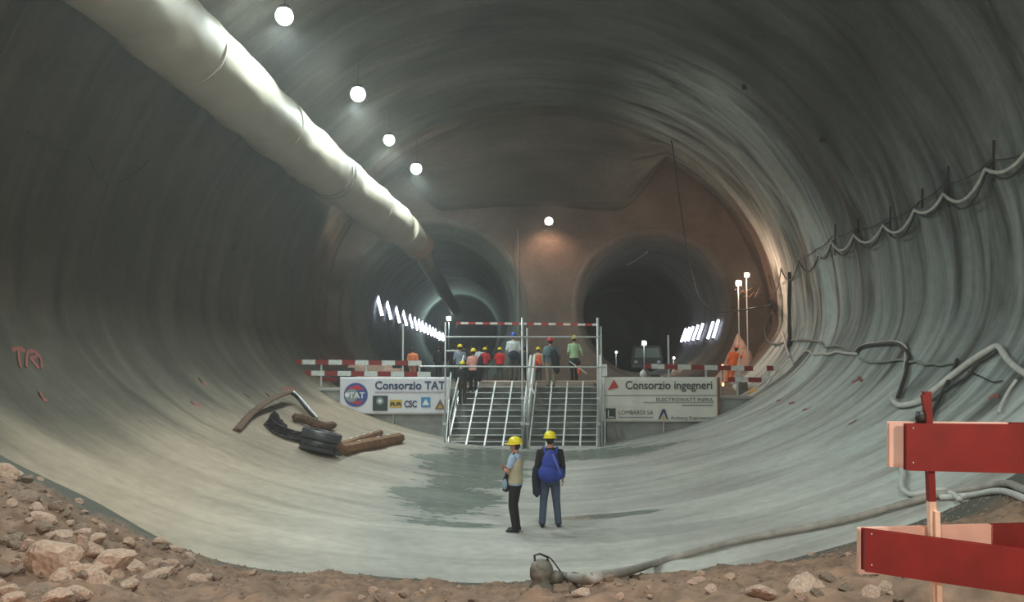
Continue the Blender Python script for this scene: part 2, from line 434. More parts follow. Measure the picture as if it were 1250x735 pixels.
HEADBV = BVHTree.FromPolygons([v.co.copy() for v in me.vertices], [tuple(p.vertices) for p in me.polygons])

def hit(px, py, off=.03, bvh=None):
    """the point of the cavern surface seen at that pixel, moved off it towards the inside"""
    d = ray(px, py); o = Vector((0, 0, CAMZ))
    h, nrm, i, dist = (bvh or CAV).ray_cast(o, d)
    if h is None: return at(px, py, END - .3)
    if nrm.dot(d) > 0: nrm = -nrm
    return h + nrm * off
def snap(x, y, off=0):
    """floor height of the bowl under x,y"""
    h, nrm, i, dist = CAV.ray_cast(Vector((x, y, 5)), Vector((0, 0, -1)))
    return h.z + off if h else off

# upper ground behind the retaining wall, running on into both tunnels
GZ = 2.0
def groundz(X, Y):
    return GZ - .30 * sm((X - 2.5) / 2.5) * (1 - sm((Y - 29.5) / 5)) + .05 * noise.noise(Vector((X * .8, Y * .8, 0)))
mb = MB(); xs = [-15 + .5 * i for i in range(70)]; yl = [29.42] + [29.7 + .5 * i for i in range(27)] + [43.2 + 3 * i for i in range(22)]
mb.add([(x, y, groundz(x, y)) for y in yl for x in xs], [(i * 70 + j, i * 70 + j + 1, (i + 1) * 70 + j + 1, (i + 1) * 70 + j) for i in range(len(yl) - 1) for j in range(69)])
M['track'] = mat('muddy_track', (.17, .15, .125), .8, var=.35, vs=1.2, bump=.5)
tag(mb.build('floor_upper', M['track'], smooth=True), 'muddy upper ground behind the retaining wall and in the tunnels', kind='structure')
mb = MB()
BL = xat(546, 27) - .12; BR = xat(728, 27) + .50
mb.box(((BL - 9.6) / 2, 28.9, .7), (BL + 9.6, 1.2, 2.6)).box(((BL - 9.6) / 2, 28.86, 1.985), (BL + 9.6, 1.3, .07))
mb.box(((BL + BR) / 2, 29.42, .95), (BR - BL + .4, .2, 2.1))
tag(mb.build('wall_retaining', M['concrete'], bevel=.01), 'grey cast concrete retaining wall left of the stairs', kind='structure')
mb = MB()
mb.box(((BR + 12.5) / 2, 28.9, .55), (12.5 - BR, 1.2, 2.28)).box(((BR + 12.5) / 2, 28.86, 1.70), (12.5 - BR, 1.3, .07))
tag(mb.build('wall_retaining', M['concrete'], bevel=.01), 'grey cast concrete retaining wall right of the stairs', kind='structure')

# ------------------------------------------------------------------ rubble ground the viewer stands on
def bowl(X, Y):
    x = min(abs(X - axis_x(Y)), 8.6); return AXZ - BOT * math.sqrt(1 - (x / HW) ** 2)
def terr(X, Y):
    e = 11.25 + .35 * noise.noise(Vector((X * .45, 0, 3))) + .35 * sm((4 - abs(X)) / 2) + .9 * sm((-X - 4) / 2.5)
    z = bowl(X, Y) * 1.0
    up = .25 * (e - Y)
    z += min(up, 1.75) if up > 0 else up * 1.6
    m = sm((e - Y) / 1.5)
    left = sm((-X - 2.5) / 2)
    z += m * (.16 * noise.noise(Vector((X * 1.1, Y * 1.1, 0))) + (.10 + .10 * left) * noise.noise(Vector((X * 2.7, Y * 2.7, 2))) + .055 * noise.noise(Vector((X * 7, Y * 7, 5))))
    z += .03 * noise.noise(Vector((X * 13, Y * 13, 8))) * m
    return min(z, 4.2)
def grid(xs, ys):
    mb = MB(); n = len(xs)
    mb.add([(x, y, terr(x, y)) for y in ys for x in xs], [(i * n + j, i * n + j + 1, (i + 1) * n + j + 1, (i + 1) * n + j) for i in range(len(ys) - 1) for j in range(n - 1)])
    return mb
M['soil'] = mat('brown_rubble_soil', (.21, .130, .088), .9, var=.38, vs=5, bump=.9)
nt = M['soil'].node_tree; b = nt.nodes['Principled BSDF']
geo = nt.nodes.new('ShaderNodeNewGeometry'); sp = nt.nodes.new('ShaderNodeSeparateXYZ'); nt.links.new(geo.outputs['Position'], sp.inputs[0])
nz = nt.nodes.new('ShaderNodeTexNoise'); nz.inputs['Scale'].default_value = 1.1; nz.inputs['Detail'].default_value = 5; nt.links.new(geo.outputs['Position'], nz.inputs['Vector'])
def mth(op, a, v):
    x = nt.nodes.new('ShaderNodeMath'); x.operation = op; x.use_clamp = False
    for i, q in enumerate((a, v)):
        if isinstance(q, (int, float)): x.inputs[i].default_value = q
        else: nt.links.new(q, x.inputs[i])
    return x.outputs[0]
damp = mth('ADD', mth('SUBTRACT', sp.outputs[1], 10.2), mth('MULTIPLY', mth('SUBTRACT', nz.outputs['Fac'], .5), 3.2))
damp = mth('ADD', damp, mth('MULTIPLY', sp.outputs[0], .10))
rp = nt.nodes.new('ShaderNodeValToRGB'); nt.links.new(damp, rp.inputs[0]); rp.color_ramp.elements[0].position = .1; rp.color_ramp.elements[1].position = .8
mx = nt.nodes.new('ShaderNodeMix'); mx.data_type = 'RGBA'; nt.links.new(rp.outputs['Color'], mx.inputs[0])
nt.links.new(b.inputs['Base Color'].links[0].from_socket, mx.inputs[6]); mx.inputs[7].default_value = (.085, .085, .07, 1)
nt.links.new(mx.outputs[2], b.inputs['Base Color'])
xs = [-9.2 + .05 * i for i in range(369)]; yl = [-15.9, -12, -8, -5, -3, -1, 0, 1, 2, 3] + [3.4 + .05 * i for i in range(176)]
g = grid(xs, yl); o = g.build('floor_rubble', M['soil'], smooth=True)
tag(o, 'brown broken rubble ground in front of the cavern floor', kind='structure')
TER = BVHTree.FromPolygons([Vector(v) for v in g.v], g.f)
def thit(px, py, off=0):
    d = ray(px, py); h = TER.ray_cast(Vector((0, 0, CAMZ)), d)[0]; c = CAV.ray_cast(Vector((0, 0, CAMZ)), d)[0]
    if h is None or (c is not None and c.y < h.y): h = c
    return h + Vector((0, 0, off))
def tz(x, y):
    a = TER.ray_cast(Vector((x, y, 6)), Vector((0, 0, -1)))[0]; return max(a.z if a else 0, snap(x, y))

# stones
def stone_mesh(seed, flat=.7, sub=3):
    bm = bmesh.new(); bmesh.ops.create_icosphere(bm, subdivisions=sub, radius=1)
    rnd = random.Random(seed); planes = [(Vector((rnd.uniform(-1, 1), rnd.uniform(-1, 1), rnd.uniform(-1, 1))).normalized(), rnd.uniform(.62, .9)) for _ in range(11)]
    for v in bm.verts:
        for nn, d in planes:
            k = v.co.dot(nn) - d
            if k > 0: v.co -= nn * k
        v.co *= 1 + .10 * noise.noise(v.co * 2.2 + Vector((seed, 0, 0))) + .03 * noise.noise(v.co * 6)
        v.co.z *= flat
    me = bpy.data.meshes.new('stone'); bm.to_mesh(me); bm.free(); return me
SM = []
for i in range(10):
    me = stone_mesh(i * 3.7 + 1, random.uniform(.55, .85)); me.materials.append(M['rock2'] if i % 3 else M['rock']); SM.append(me)
def stone(p, size, label, group, k=None, stretch=(1, 1, 1)):
    o = bpy.data.objects.new('stone', SM[k if k is not None else random.randrange(10)]); COL.objects.link(o)
    o.location = p; o.scale = [size * q for q in stretch]; o.rotation_euler = (random.uniform(-.5, .5), random.uniform(-.5, .5), random.uniform(0, 6.28))
    return tag(o, label, 'stone', group)
big = [(66, 688, .34, 'largest pinkish boulder at the foot of the rubble slope, lower left', (.80, .75, 1.15), 1),
       (97, 672, .17, 'upright narrow pale stone just right of the largest boulder', (.6, .6, 1.5), 2),
       (132, 690, .22, 'pinkish block right of the upright narrow stone', (1.2, .8, .9), 4),
       (160, 697, .21, 'rounded tan block on the slope edge right of the pinkish block', (1, 1, .9), 5),
       (193, 703, .15, 'flat pale stone where the slope meets the floor', (1.4, .9, .6), 7),
       (52, 635, .20, 'tan block high on the left slope against the concrete', (1, .9, .9), 8),
       (28, 610, .20, 'dark topped stone highest on the left slope', (1, .9, 1), 3),
       (75, 655, .16, 'pale stone above the largest boulder', (1.2, .9, .8), 1),
       (6, 580, .22, 'stone at the left picture edge, top of the slope', (.9, .9, 1.1), 5),
       (245, 708, .12, 'low pale stone at the right toe of the left slope', (1.3, .9, .7), 2),
       (711, 726, .10, 'small light stone below the hose end', (1.2, 1, .8), 4),
       (855, 709, .07, 'pale pebble beside the long grey hose', (1.2, 1, .8), 4),
       (985, 722, .14, 'broad pinkish stone near the bottom edge right of the hose', (1.4, .9, .7), 5),
       (935, 727, .12, 'tan stone at the bottom edge left of the broad pinkish one', (1.2, .9, .7), 7)]
for px, py, s, lab, st, k in big:
    stone(thit(px, py), s, lab, None, k, st)
rnd = random.Random(5)
cnt = 0
while cnt < 150:
    px = rnd.uniform(0, 330) if cnt < 100 else rnd.uniform(250, 1120)
    py = rnd.uniform(575, 734)
    d = ray(px, py); h = TER.ray_cast(Vector((0, 0, CAMZ)), d)[0]; c = CAV.ray_cast(Vector((0, 0, CAMZ)), d)[0]
    if h is None or c.y < h.y + .1: continue
    s = rnd.uniform(.04, .13) if cnt < 100 else rnd.uniform(.025, .07)
    if cnt < 100 and h.x > -3: continue
    stone(h, s, 'one of the fist to head sized brown stones on the left rubble slope' if cnt < 100 else 'one of the small brown stones on the rubble along the bottom edge', 'stones on the left slope' if cnt < 100 else 'small stones along the bottom')
    cnt += 1
mb = MB()                                       # gravel
for _ in range(5000):
    x = rnd.uniform(-8, 7.5); y = rnd.uniform(5.5, 11.4); z = tz(x, y)
    if snap(x, y) > z - .01: continue
    s = rnd.uniform(.01, .035) * (1.4 if x < -3 else 1)
    q = [Vector((rnd.uniform(-1, 1), rnd.uniform(-1, 1), 0)) for _ in range(2)]
    vs = [(x + s * a * rnd.uniform(.6, 1.2), y + s * b_ * rnd.uniform(.6, 1.2), z + s * c * rnd.uniform(.5, .9)) for a, b_, c in ((1, 0, 0), (-.5, .9, 0), (-.5, -.9, 0), (.2, .1, 1), (0, 0, -1))]
    mb.add(vs, [(0, 1, 3), (1, 2, 3), (2, 0, 3), (1, 0, 4), (2, 1, 4), (0, 2, 4)])
tag(mb.build('gravel', M['rock']), 'loose brown gravel scattered over the rubble ground', 'gravel', kind='stuff')
# spoil heap by the right portal
mb = MB(); hx, hy = xat(903, 35.5), 35.5
vs = []; fs = []
for i in range(24):
    for j in range(40):
        rr = i / 23 * 1.9; q = 2 * PI * j / 40
        z = 2.3 * (.5 + .5 * math.cos(PI * (i / 23) ** .8)) ** 1.05 + .18 * noise.noise(Vector((rr * math.cos(q) * 4, rr * math.sin(q) * 4, 1))) + .25 * noise.noise(Vector((rr * math.cos(q) * 2, rr * math.sin(q) * 2, 1))) * (i > 0)
        vs.append((hx + rr * math.cos(q) * .75, hy + rr * math.sin(q), GZ - .15 + z))
for i in range(23):
    for j in range(40): fs.append((i * 40 + j, i * 40 + (j + 1) % 40, (i + 1) * 40 + (j + 1) % 40, (i + 1) * 40 + j))
mb.add(vs, fs); M['spoil'] = mat('pinkish_spoil', (.52, .36, .29), .9, var=.25, vs=2.5, bump=.8)
tag(mb.build('spoil_heap', M['spoil'], smooth=True), 'pinkish heap of spoil beneath the two lamps beside the right portal', 'heap')

# ------------------------------------------------------------------ ventilation duct
mb = MB()
cen = [(-7.3, -6, 9.9), (-7.1, 4, 9.85), (-6.95, 10, 9.82)] + [tuple(at(px, py, D)) for px, py, D in ((160, -8, 14.2), (208, 38, 15.8), (290, 112, 19), (348, 164, 22.5), (398, 207, 26), (450, 249, 30.8), (492, 281, 35.2))]
path = smoothpath(cen, 14)
rs = []
for i, p in enumerate(path):
    rs.append(.86 + .035 * noise.noise(Vector((0, p.y * .9, 0))) + .02 * math.sin(p.y * 2.1))
k = len(path)
for i in range(k): 
    if i > k - 6: rs[i] *= 1 - .05 * (i - k + 6)
duct = thing('ventilation_duct', 'huge pale fabric air duct hung along the upper left of the vault', 'duct')
mb.tube(path, rs, 40)
me = mb.mesh()
for v in me.vertices:
    q = noise.noise(v.co * 1.6) * .035 + noise.noise(Vector((v.co.x * 3, v.co.y * .5, v.co.z * 3))) * .03; v.co += Vector((q, 0, q * .6))
link('duct_tube', me, M['duct'], duct, True)
def band(i, w=.05, e=.02):
    p = path[i]; t = (path[i + 1] - path[i - 1]).normalized()
    return MB().tube([p - t * w, p + t * w], rs[i] + e, 40).build('strap', M['duct_band'], duct, True)
idx = min(range(len(path)), key=lambda i: abs(path[i].y - 26.2)); band(idx, .04); band(idx + 1, .03)
for Y in (16.6, 21.5, 31, 34.6):
    i = min(range(len(path)), key=lambda i: abs(path[i].y - Y))
    t = (path[i + 1] - path[i - 1]).normalized(); MB().tube([path[i] - t * .03, path[i] + t * .03], rs[i] + .012, 40).build('seam', M['duct'], duct, True)
p = [path[-1] - Vector((0, .3, 0))] + [at(px, py, D) for px, py, D in ((512, 300, 37.2), (522, 322, 41), (536, 346, 47), (548, 366, 56), (556, 380, 70))]
pp = smoothpath(p, 8)
rr = [lerp(.78, .42, sm(i / 12)) for i in range(len(pp))]
MB().tube(pp, rr, 24).build('branch_duct', M['duct'], duct, True)
M['ductend'] = mat('orange_duct_sleeve', (.46, .30, .20), .7, var=.1)
MB().tube([path[-4], path[-1], p[1]], [rs[-4] + .015, rs[-1] + .02, .72], 32).build('end_sleeve', M['ductend'], duct, True)
for Y in (6, 12, 17, 22.5, 28, 33):
    i = min(range(len(path)), key=lambda i: abs(path[i].y - Y)); c = path[i]
    h = CAV.ray_cast(c, Vector((-.25, 0, 1)).normalized())[0]
    if h: MB().tube([c + Vector((-.2, 0, .8)), h], .012, 6).build('hanger', M['darkcable'], duct)

# ------------------------------------------------------------------ lamps
def point(name, loc, col, W, r=.12, parent=None, spot=None):
    l = bpy.data.lights.new(name, 'SPOT' if spot else 'POINT'); l.color = col; l.energy = W; l.shadow_soft_size = r
    if spot: l.spot_size = spot; l.spot_blend = .6
    o = bpy.data.objects.new(name, l); COL.objects.link(o); o.location = loc
    if parent: o.parent = parent
    return o
def high_bay(p, label, warm=False, r=.24, W=LAMP_W, group='lamps in a row under the vault', spill=SPILL):
    t = thing('ceiling_lamp', label, 'lamp', p, group=group)
    MB().lathe([(.0, r * 1.25), (r * .5, r * 1.2), (r * .85, r * .80), (r * .9, r * .72), (r * .84, r * .72), (r * .45, r * 1.05), (0, r * 1.1)], 24).build('reflector', M['housing'], t, True)
    MB().ell((0, 0, 0), (r, r, r), 20, 12).build('bulb', M['glowwarm' if warm else 'glow'], t, True)
    h = CAV.ray_cast(Vector(p), Vector((0, 0, 1)))[0]
    MB().tube([(0, 0, r * .9), (0, 0, (h.z - p[2]) if h else 2)], .008, 6).build('hanging_rod', M['darkcable'], t)
    point('lamp_light', (0, 0, -r - .06), LAMP_C, W, .2, t, R(172))
    point('spill_light', (0, 0, -r - .06), LAMP_C, W * spill, .2, t)
    return t
for (px, py, D, r, lab) in ((347, 20, 18, .21, 'nearest and largest glowing white lamp under the vault beside the air duct'), (437, 115, 23.5, .23, 'second glowing white lamp from the top of the picture'),
                            (475, 171, 28.4, .21, 'third glowing white lamp, smaller, above the duct strap'), (508, 206, 32.6, .24, 'farthest white lamp of the row, above the duct end')):
    high_bay(at(px, py, D), lab, False, r)
for D, lab in ((12.3, 'white lamp of the vault row just above the top of the frame'), (6.6, 'white lamp of the vault row, almost over the viewer')): high_bay((axis_x(D) - 5.3, D, 11.15), lab, False, .22)
high_bay((3.2, 1.5, 12.0), 'single unseen lamp added above and right of the viewer to shadow the left wall', False, .25, 1500, None, 1.0)  # unseen lamp, added so the duct shades the left wall
p = at(670, 270, END - .45)
t = thing('wall_lamp', 'warm pinkish floodlight high on the end wall between the portals', 'lamp', p)
MB().ell((0, 0, 0), (.2, .16, .2)).build('lens', M['glowwarm'], t, True)
MB().box((0, .16, .02), (.46, .12, .42)).build('housing', M['housing'], t, bevel=.02)
MB().beam((0, .2, .1), (0, .5, .1), .06).build('bracket', M['housing'], t)
point('lamp_light', (0, -.5, -.15), WARM_C, 240, .2, t, R(165)).rotation_euler = (R(-12), 0, 0)
# pole lamps right
def pole_lamp(px, py, D, lab, W, base, r=.12, glow='glowwarm', col=WARM_C, top=0):
    p = at(px, py, D); t = thing('pole_lamp', lab, 'lamp', (p.x, D, base))
    h = p.z - base
    MB().tube([(0, 0, 0), (0, 0, h + top)], .028, 8).build('pole', M['steel'], t)
    for a in (0, 2.1, 4.2): MB().tube([(0, 0, .5), (.4 * math.cos(a), .4 * math.sin(a), 0)], .018, 6).build('leg', M['steel'], t)
    MB().ell((0, -.14, h), (r, r * .6, r)).build('lens', M[glow], t, True)
    MB().box((0, -.04, h), (r * 2.4, .12, r * 2.3)).build('housing', M['housing'], t, bevel=.01)
    if W: point('lamp_light', (0, -.4, h), col, W, .12, t)
    return t
pole_lamp(901, 346, 33.4, 'lamp on the nearer tall thin pole beside the right portal', 150, groundz(9, 33.4), .11)
pole_lamp(911, 336, 34.2, 'slightly higher lamp on a pole right of its twin by the right portal', 80, groundz(9, 34.2), .10)
pole_lamp(786, 419, 46, 'bright small lamp inside the right tunnel above a parked vehicle', 30, GZ, .13, 'glow', LAMP_C)
pole_lamp(822, 437, 40, 'low small lamp at the right tunnel mouth beside a thin post', 15, GZ, .06, 'glowwarm')
pole_lamp(752, 430, 44, 'faint low lamp at the left side of the right tunnel mouth', 10, GZ, .06, 'glow', LAMP_C)
pole_lamp(548, 389, 76, 'tiny blue white lamp far inside the left tunnel', 420, GZ, .2, 'tubeglow', (.7, .95, .9))
# unseen floodlights added behind the viewpoint to warm the foreground
for (x, y, w) in ((4.2, -5.0, 'right'), (-4.6, -6.5, 'left')):
    t = thing('rear_fill_lamp', 'unseen floodlight added on a stand behind the viewpoint, on its %s' % w, 'lamp', (x, y, tz(x, y)), group='floodlights added behind the viewpoint')
    MB().tube([(0, 0, 0), (0, 0, 3.2)], .03, 8).build('pole', M['steel'], t)
    MB().box((0, 0, 3.3), (.5, .14, .36)).build('housing', M['housing'], t, bevel=.02); MB().box((0, .08, 3.3), (.44, .02, .3)).build('lens', M['glowwarm'], t)
    point('lamp_light', (0, .45, 3.3), (1, .74, .60), REAR_W, .18, t)

ORD = ['first', 'second', 'third', 'fourth', 'fifth', 'sixth', 'seventh', 'eighth', 'ninth', 'tenth', 'eleventh', 'twelfth', 'thirteenth', 'fourteenth', 'fifteenth', 'sixteenth']
def tube_lamp(side, px, py, hpx, label, group, r):
    """an upright tube on the tunnel wall, following the curve of the lining"""
    b = BORES[side]; c = hit(px, py, .22, BV[side]); cc = Vector((b['c'][0] + b['dx'] * (c.y - END), c.y, b['c'][1]))
    n = (c - cc).normalized(); u = Vector((n.z, 0, -n.x)); u = u if u.z > 0 else -u
    if side == 'left': u = Vector((-.26, 0, 1)).normalized()
    L = hpx * c.y / F / max(.6, u.z)
    t = thing('tube_lamp', label, 'tube light', c, group=group)
    MB().tube([-u * L / 2, u * L / 2], r, 10).build('lit_tube', M['tubeglow'], t, True)
    for k in (-1, 1): MB().tube([u * k * (L / 2 - .04), u * k * (L / 2 + .05)], r * 1.1, 10).build('end_cap', M['housing'], t)
xl = [459, 470.5, 481.5, 490.5, 498.5, 504.5, 509.5, 514, 518.5, 523, 527, 530.5, 534, 537, 540]
for i, x in enumerate(xl):
    k = (x - 459) / 81; yt = lerp(360, 406, k); yb = lerp(385.5, 417, k)
    tube_lamp('left', x, (yt + yb) / 2, yb - yt, '%s upright bluish white tube light from the near end in the left tunnel' % ORD[i], 'tube lights along the left tunnel wall', .085 if i < 6 else .10)
for i, x in enumerate((877.5, 869.5, 859.5, 853.5, 847.5, 843, 838.5)):
    k = (877.5 - x) / 39; yt = lerp(391, 402, k); yb = lerp(415, 420, k)
    tube_lamp('right', x, (yt + yb) / 2, yb - yt, '%s slanting bluish white tube light from the near end in the right tunnel' % ORD[i], 'tube lights along the right tunnel wall', .065)

# ------------------------------------------------------------------ banners
FONT = None
def text_mesh(s, size, mat_, parent, x, z, y, name='lettering', bold=0.0, wide=1.0, align='LEFT'):
    c = bpy.data.curves.new('t', 'FONT'); c.body = s; c.size = size; c.offset = bold; c.extrude = .002; c.align_x = align
    t = bpy.data.objects.new('t', c); COL.objects.link(t); me = evaluated(t); bpy.data.objects.remove(t)
    me.materials.clear()
    for v in me.vertices: a, b_, d = v.co; v.co = (x + a * wide, y - .004 - d, z + b_)
    return link(name, me, mat_, parent)
def fit_text(s, x0, x1, z0, hgt, mat_, parent, y, bold, name='lettering'):
    o = text_mesh(s, 1, mat_, parent, 0, 0, 0, name, bold); me = o.data
    a = min(v.co.x for v in me.vertices); b_ = max(v.co.x for v in me.vertices)
    sc = (x1 - x0) / (b_ - a)
    for v in me.vertices: v.co = (x0 + (v.co.x - a) * sc, y + (v.co.y * .3), z0 + v.co.z * hgt / .72)
    return o
def disc(cx, cz, r, y0, y1, n=40, a0=0, a1=2 * PI, mb=None):
    mb = mb or MB(); return mb.prism([(cx + r * math.cos(lerp(a0, a1, j / n)), cz + r * math.sin(lerp(a0, a1, j / n))) for j in range(n)], y0, y1)
def sheet(x0, x1, z0, z1, y, seed):
    mb = MB(); nx, nz = 60, 16; vs = []
    for k in (0, 1):
        for i in range(nz + 1):
            for j in range(nx + 1):
                x = lerp(x0, x1, j / nx); z = lerp(z0, z1, i / nz); w = .010 * noise.noise(Vector((x * 1.1, z * 2, seed)))
                vs.append((x, y + w + .02 * k, z + (.012 * noise.noise(Vector((x, 0, seed))) if i in (0, nz) else 0)))
    n1 = (nx + 1) * (nz + 1); f = []
    for i in range(nz):
        for j in range(nx):
            a = i * (nx + 1) + j; f += [(a, a + 1, a + nx + 2, a + nx + 1), (n1 + a, n1 + a + nx + 1, n1 + a + nx + 2, n1 + a + 1)]
    for j in range(nx): f += [(j, n1 + j, n1 + j + 1, j + 1), (nz * (nx + 1) + j, nz * (nx + 1) + j + 1, n1 + nz * (nx + 1) + j + 1, n1 + nz * (nx + 1) + j)]
    for i in range(nz): a = i * (nx + 1); b_ = a + nx; f += [(a, a + nx + 1, n1 + a + nx + 1, n1 + a), (b_, n1 + b_, n1 + b_ + nx + 1, b_ + nx + 1)]
    return mb.add(vs, f)
BY = 28.12
def Pz(px, py): v = at(px, py, BY); return v.x, v.z
x0, z1 = Pz(415, 460.5); x1, z0 = Pz(549, 505.5)
bn = thing('banner', 'white banner with round emblem and blue lettering hung left of the stairs', 'banner')
sheet(x0, x1, z0, z1, BY, 1).build('banner_sheet', M['vinyl'], bn, True)
yy = BY - .02
cx_, cz_ = Pz(434.5, 482); r_ = abs(Pz(449, 482)[0] - cx_)
em = disc(cx_, cz_, r_, yy - .012, yy).build('emblem', M['logoblue'], bn)
MB().prism([(cx_ - r_ * .8, cz_ + r_ * .50), (cx_ + r_ * .1, cz_ + r_ * .85), (cx_ + r_ * .75, cz_ + r_ * .45), (cx_ + .2 * r_, cz_ + r_ * .42), (cx_ - .4 * r_, cz_ + r_ * .45)], yy - .018, yy - .012).build('red_swoosh', M['logored'], em)
MB().prism([(cx_ - r_ * .6, cz_ - r_ * .6), (cx_ + r_ * .3, cz_ - r_ * .82), (cx_ + r_ * .65, cz_ - r_ * .5), (cx_ + .1 * r_, cz_ - r_ * .55)], yy - .018, yy - .012).build('red_swoosh', M['logored'], em)
disc(cx_ - r_ * .35, cz_ - .02, r_ * .55, yy - .02, yy - .013).build('globe', M['logogrey'], em)
fit_text('TAT', cx_ - r_ * .55, cx_ + r_ * .75, cz_ - r_ * .28, r_ * .5, M['white'], em, yy - .026, .02)
disc(cx_ - r_ * .72, cz_, r_ * .2, yy - .027, yy - .02).build('ball', M['white'], em)
a = Pz(458, 475); b_ = Pz(543.5, 464.5)
fit_text('Consorzio TAT', a[0], b_[0], a[1], (b_[1] - a[1]) * .93, M['ink'], bn, yy - .006, .022)
a = Pz(458, 479.5); b_ = Pz(543, 477.8)
M['tinytext'] = mat('small_lilac_ink', (.34, .25, .38), .6)
fit_text('Ferrovia di base - Lotto Faido - Bodio - Consorzio di imprese', a[0], b_[0], a[1], .045, M['tinytext'], bn, yy - .006, .0) if False else None
def sq(px0, py0, px1, py1, m, name, parent=bn, y=yy, t=.008):
    a = Pz(px0, py1); c = Pz(px1, py0); return MB().box(((a[0] + c[0]) / 2, y - t / 2, (a[1] + c[1]) / 2), (c[0] - a[0], t, c[1] - a[1])).build(name, m, parent)
sq(458, 478.3, 543, 479.2, M['tinytext'], 'fine_print')
q = sq(455, 483, 473.5, 501.5, M['inkgreen'], 'dark_badge'); a = Pz(464, 489.5); disc(a[0], a[1], .13, yy - .018, yy - .009).build('badge_ring', M['logogrey'], q); disc(a[0], a[1], .06, yy - .026, yy - .018).build('badge_centre', M['white'], q)
q = sq(475.5, 488, 491, 497.5, M['logoyellow'], 'yellow_badge')
for dx in (-.11, .11):
    a = Pz(483, 495.5); MB().prism([(a[0] + dx - .1, a[1]), (a[0] + dx - .06, a[1] + .13), (a[0] + dx + .06, a[1] + .13), (a[0] + dx + .1, a[1]), (a[0] + dx + .04, a[1]), (a[0] + dx, a[1] + .07), (a[0] + dx - .04, a[1])], yy - .016, yy - .009).build('badge_arch', M['inkgreen'], q)
a = Pz(493.5, 497); b_ = Pz(509, 489)
fit_text('CSC', a[0], b_[0], a[1], b_[1] - a[1], M['ink'], bn, yy - .006, .03)
q = sq(514, 485, 525.5, 497, M['logosky'], 'blue_badge'); a = Pz(519.8, 494.5); MB().prism([(a[0] - .13, a[1]), (a[0], a[1] + .22), (a[0] + .13, a[1])], yy - .016, yy - .009).build('badge_triangle', M['white'], q)
a = Pz(537.5, 499.5); q = MB().prism([(a[0] - .2, a[1]), (a[0], a[1] + .36), (a[0] + .2, a[1])], yy - .008, yy).build('brown_triangle', M['logobrown'], bn)
MB().box((a[0], yy - .012, a[1] + .09), (.12, .008, .1)).build('triangle_mark', M['logoyellow'], q)

x0, z1 = Pz(735, 460.5); x1, z0 = Pz(876.5, 515)
bn2 = thing('banner', 'off-white banner with red triangle and green-black lettering hung right of the stairs', 'banner')
sheet(x0, x1, z0, z1, BY, 5).build('banner_sheet', M['vinyl2'], bn2, True)
fit_text('Consorzio ingegneri', Pz(763.5, 485)[0], Pz(869.5, 485)[0], Pz(0, 475)[1], .30, M['inkgreen'], bn2, yy - .006, .014)
a = Pz(742, 476); b_ = Pz(755, 476); c = Pz(749.5, 463.5); MB().prism([a, (b_[0], b_[1] + .08), c], yy - .01, yy).build('red_triangle', M['logored'], bn2)
sq(735.5, 482.2, 876, 483.1, M['inkline'], 'rule', bn2); sq(785, 490.8, 871, 491.6, M['inkline'], 'rule', bn2)
fit_text('ELECTROWATT INFRA', Pz(801, 485)[0], Pz(870, 485)[0], Pz(0, 489.8)[1], .125, M['inkgreen'], bn2, yy - .006, .0)
fit_text('Electrowatt Infra SA', Pz(832, 485)[0], Pz(870, 485)[0], Pz(0, 496)[1], .07, M['inkline'], bn2, yy - .006, .0) if False else sq(832, 494.3, 870, 495.4, M['inkline'], 'fine_print', bn2)
q = sq(739.3, 498.5, 751.3, 511, M['inkgreen'], 'dark_badge', bn2); a = Pz(742.5, 508.5); MB().box((a[0], yy - .012, a[1] + .1), (.035, .008, .26)).box((a[0] + .1, yy - .012, a[1] - .02), (.22, .008, .03)).build('badge_letter', M['white'], q)
fit_text('LOMBARDI SA', Pz(755, 485)[0], Pz(797, 485)[0], Pz(0, 506)[1], .15, M['inkgreen'], bn2, yy - .006, .0)
sq(755, 508.8, 797, 510, M['inkline'], 'fine_print', bn2)
a = Pz(803.5, 511.8); b_ = Pz(815.5, 511.8); c = Pz(810, 499.5)
q = MB().prism([a, (a[0] + .06, a[1]), (c[0], c[1] - .1), (b_[0] - .06, b_[1]), b_, (c[0] + .05, c[1]), (c[0] - .05, c[1])], yy - .01, yy).build('peak_emblem', M['ink'], bn2)
MB().prism([(a[0] + .12, a[1]), (c[0], c[1] - .2), (b_[0] - .12, b_[1])], yy - .012, yy).build('yellow_peak', M['logoyellow'], q)
fit_text('Amberg Engineering', Pz(818, 485)[0], Pz(870, 485)[0], Pz(0, 511.8)[1], .11, M['inkgreen'], bn2, yy - .006, .0)
for b__, xa, xb in ((bn, Pz(415, 485)[0], Pz(549, 485)[0]), (bn2, Pz(735, 485)[0], Pz(876.5, 485)[0])):
    for k in range(6):
        x = lerp(xa + .1, xb - .1, k / 5); zt = Pz(0, 460.5)[1]
        MB().tube([(x, BY, zt - .03), (x, 28.3, 1.7 if b__ is bn2 else 2.0)], .008, 5).build('tie', M['darkcable'], b__)
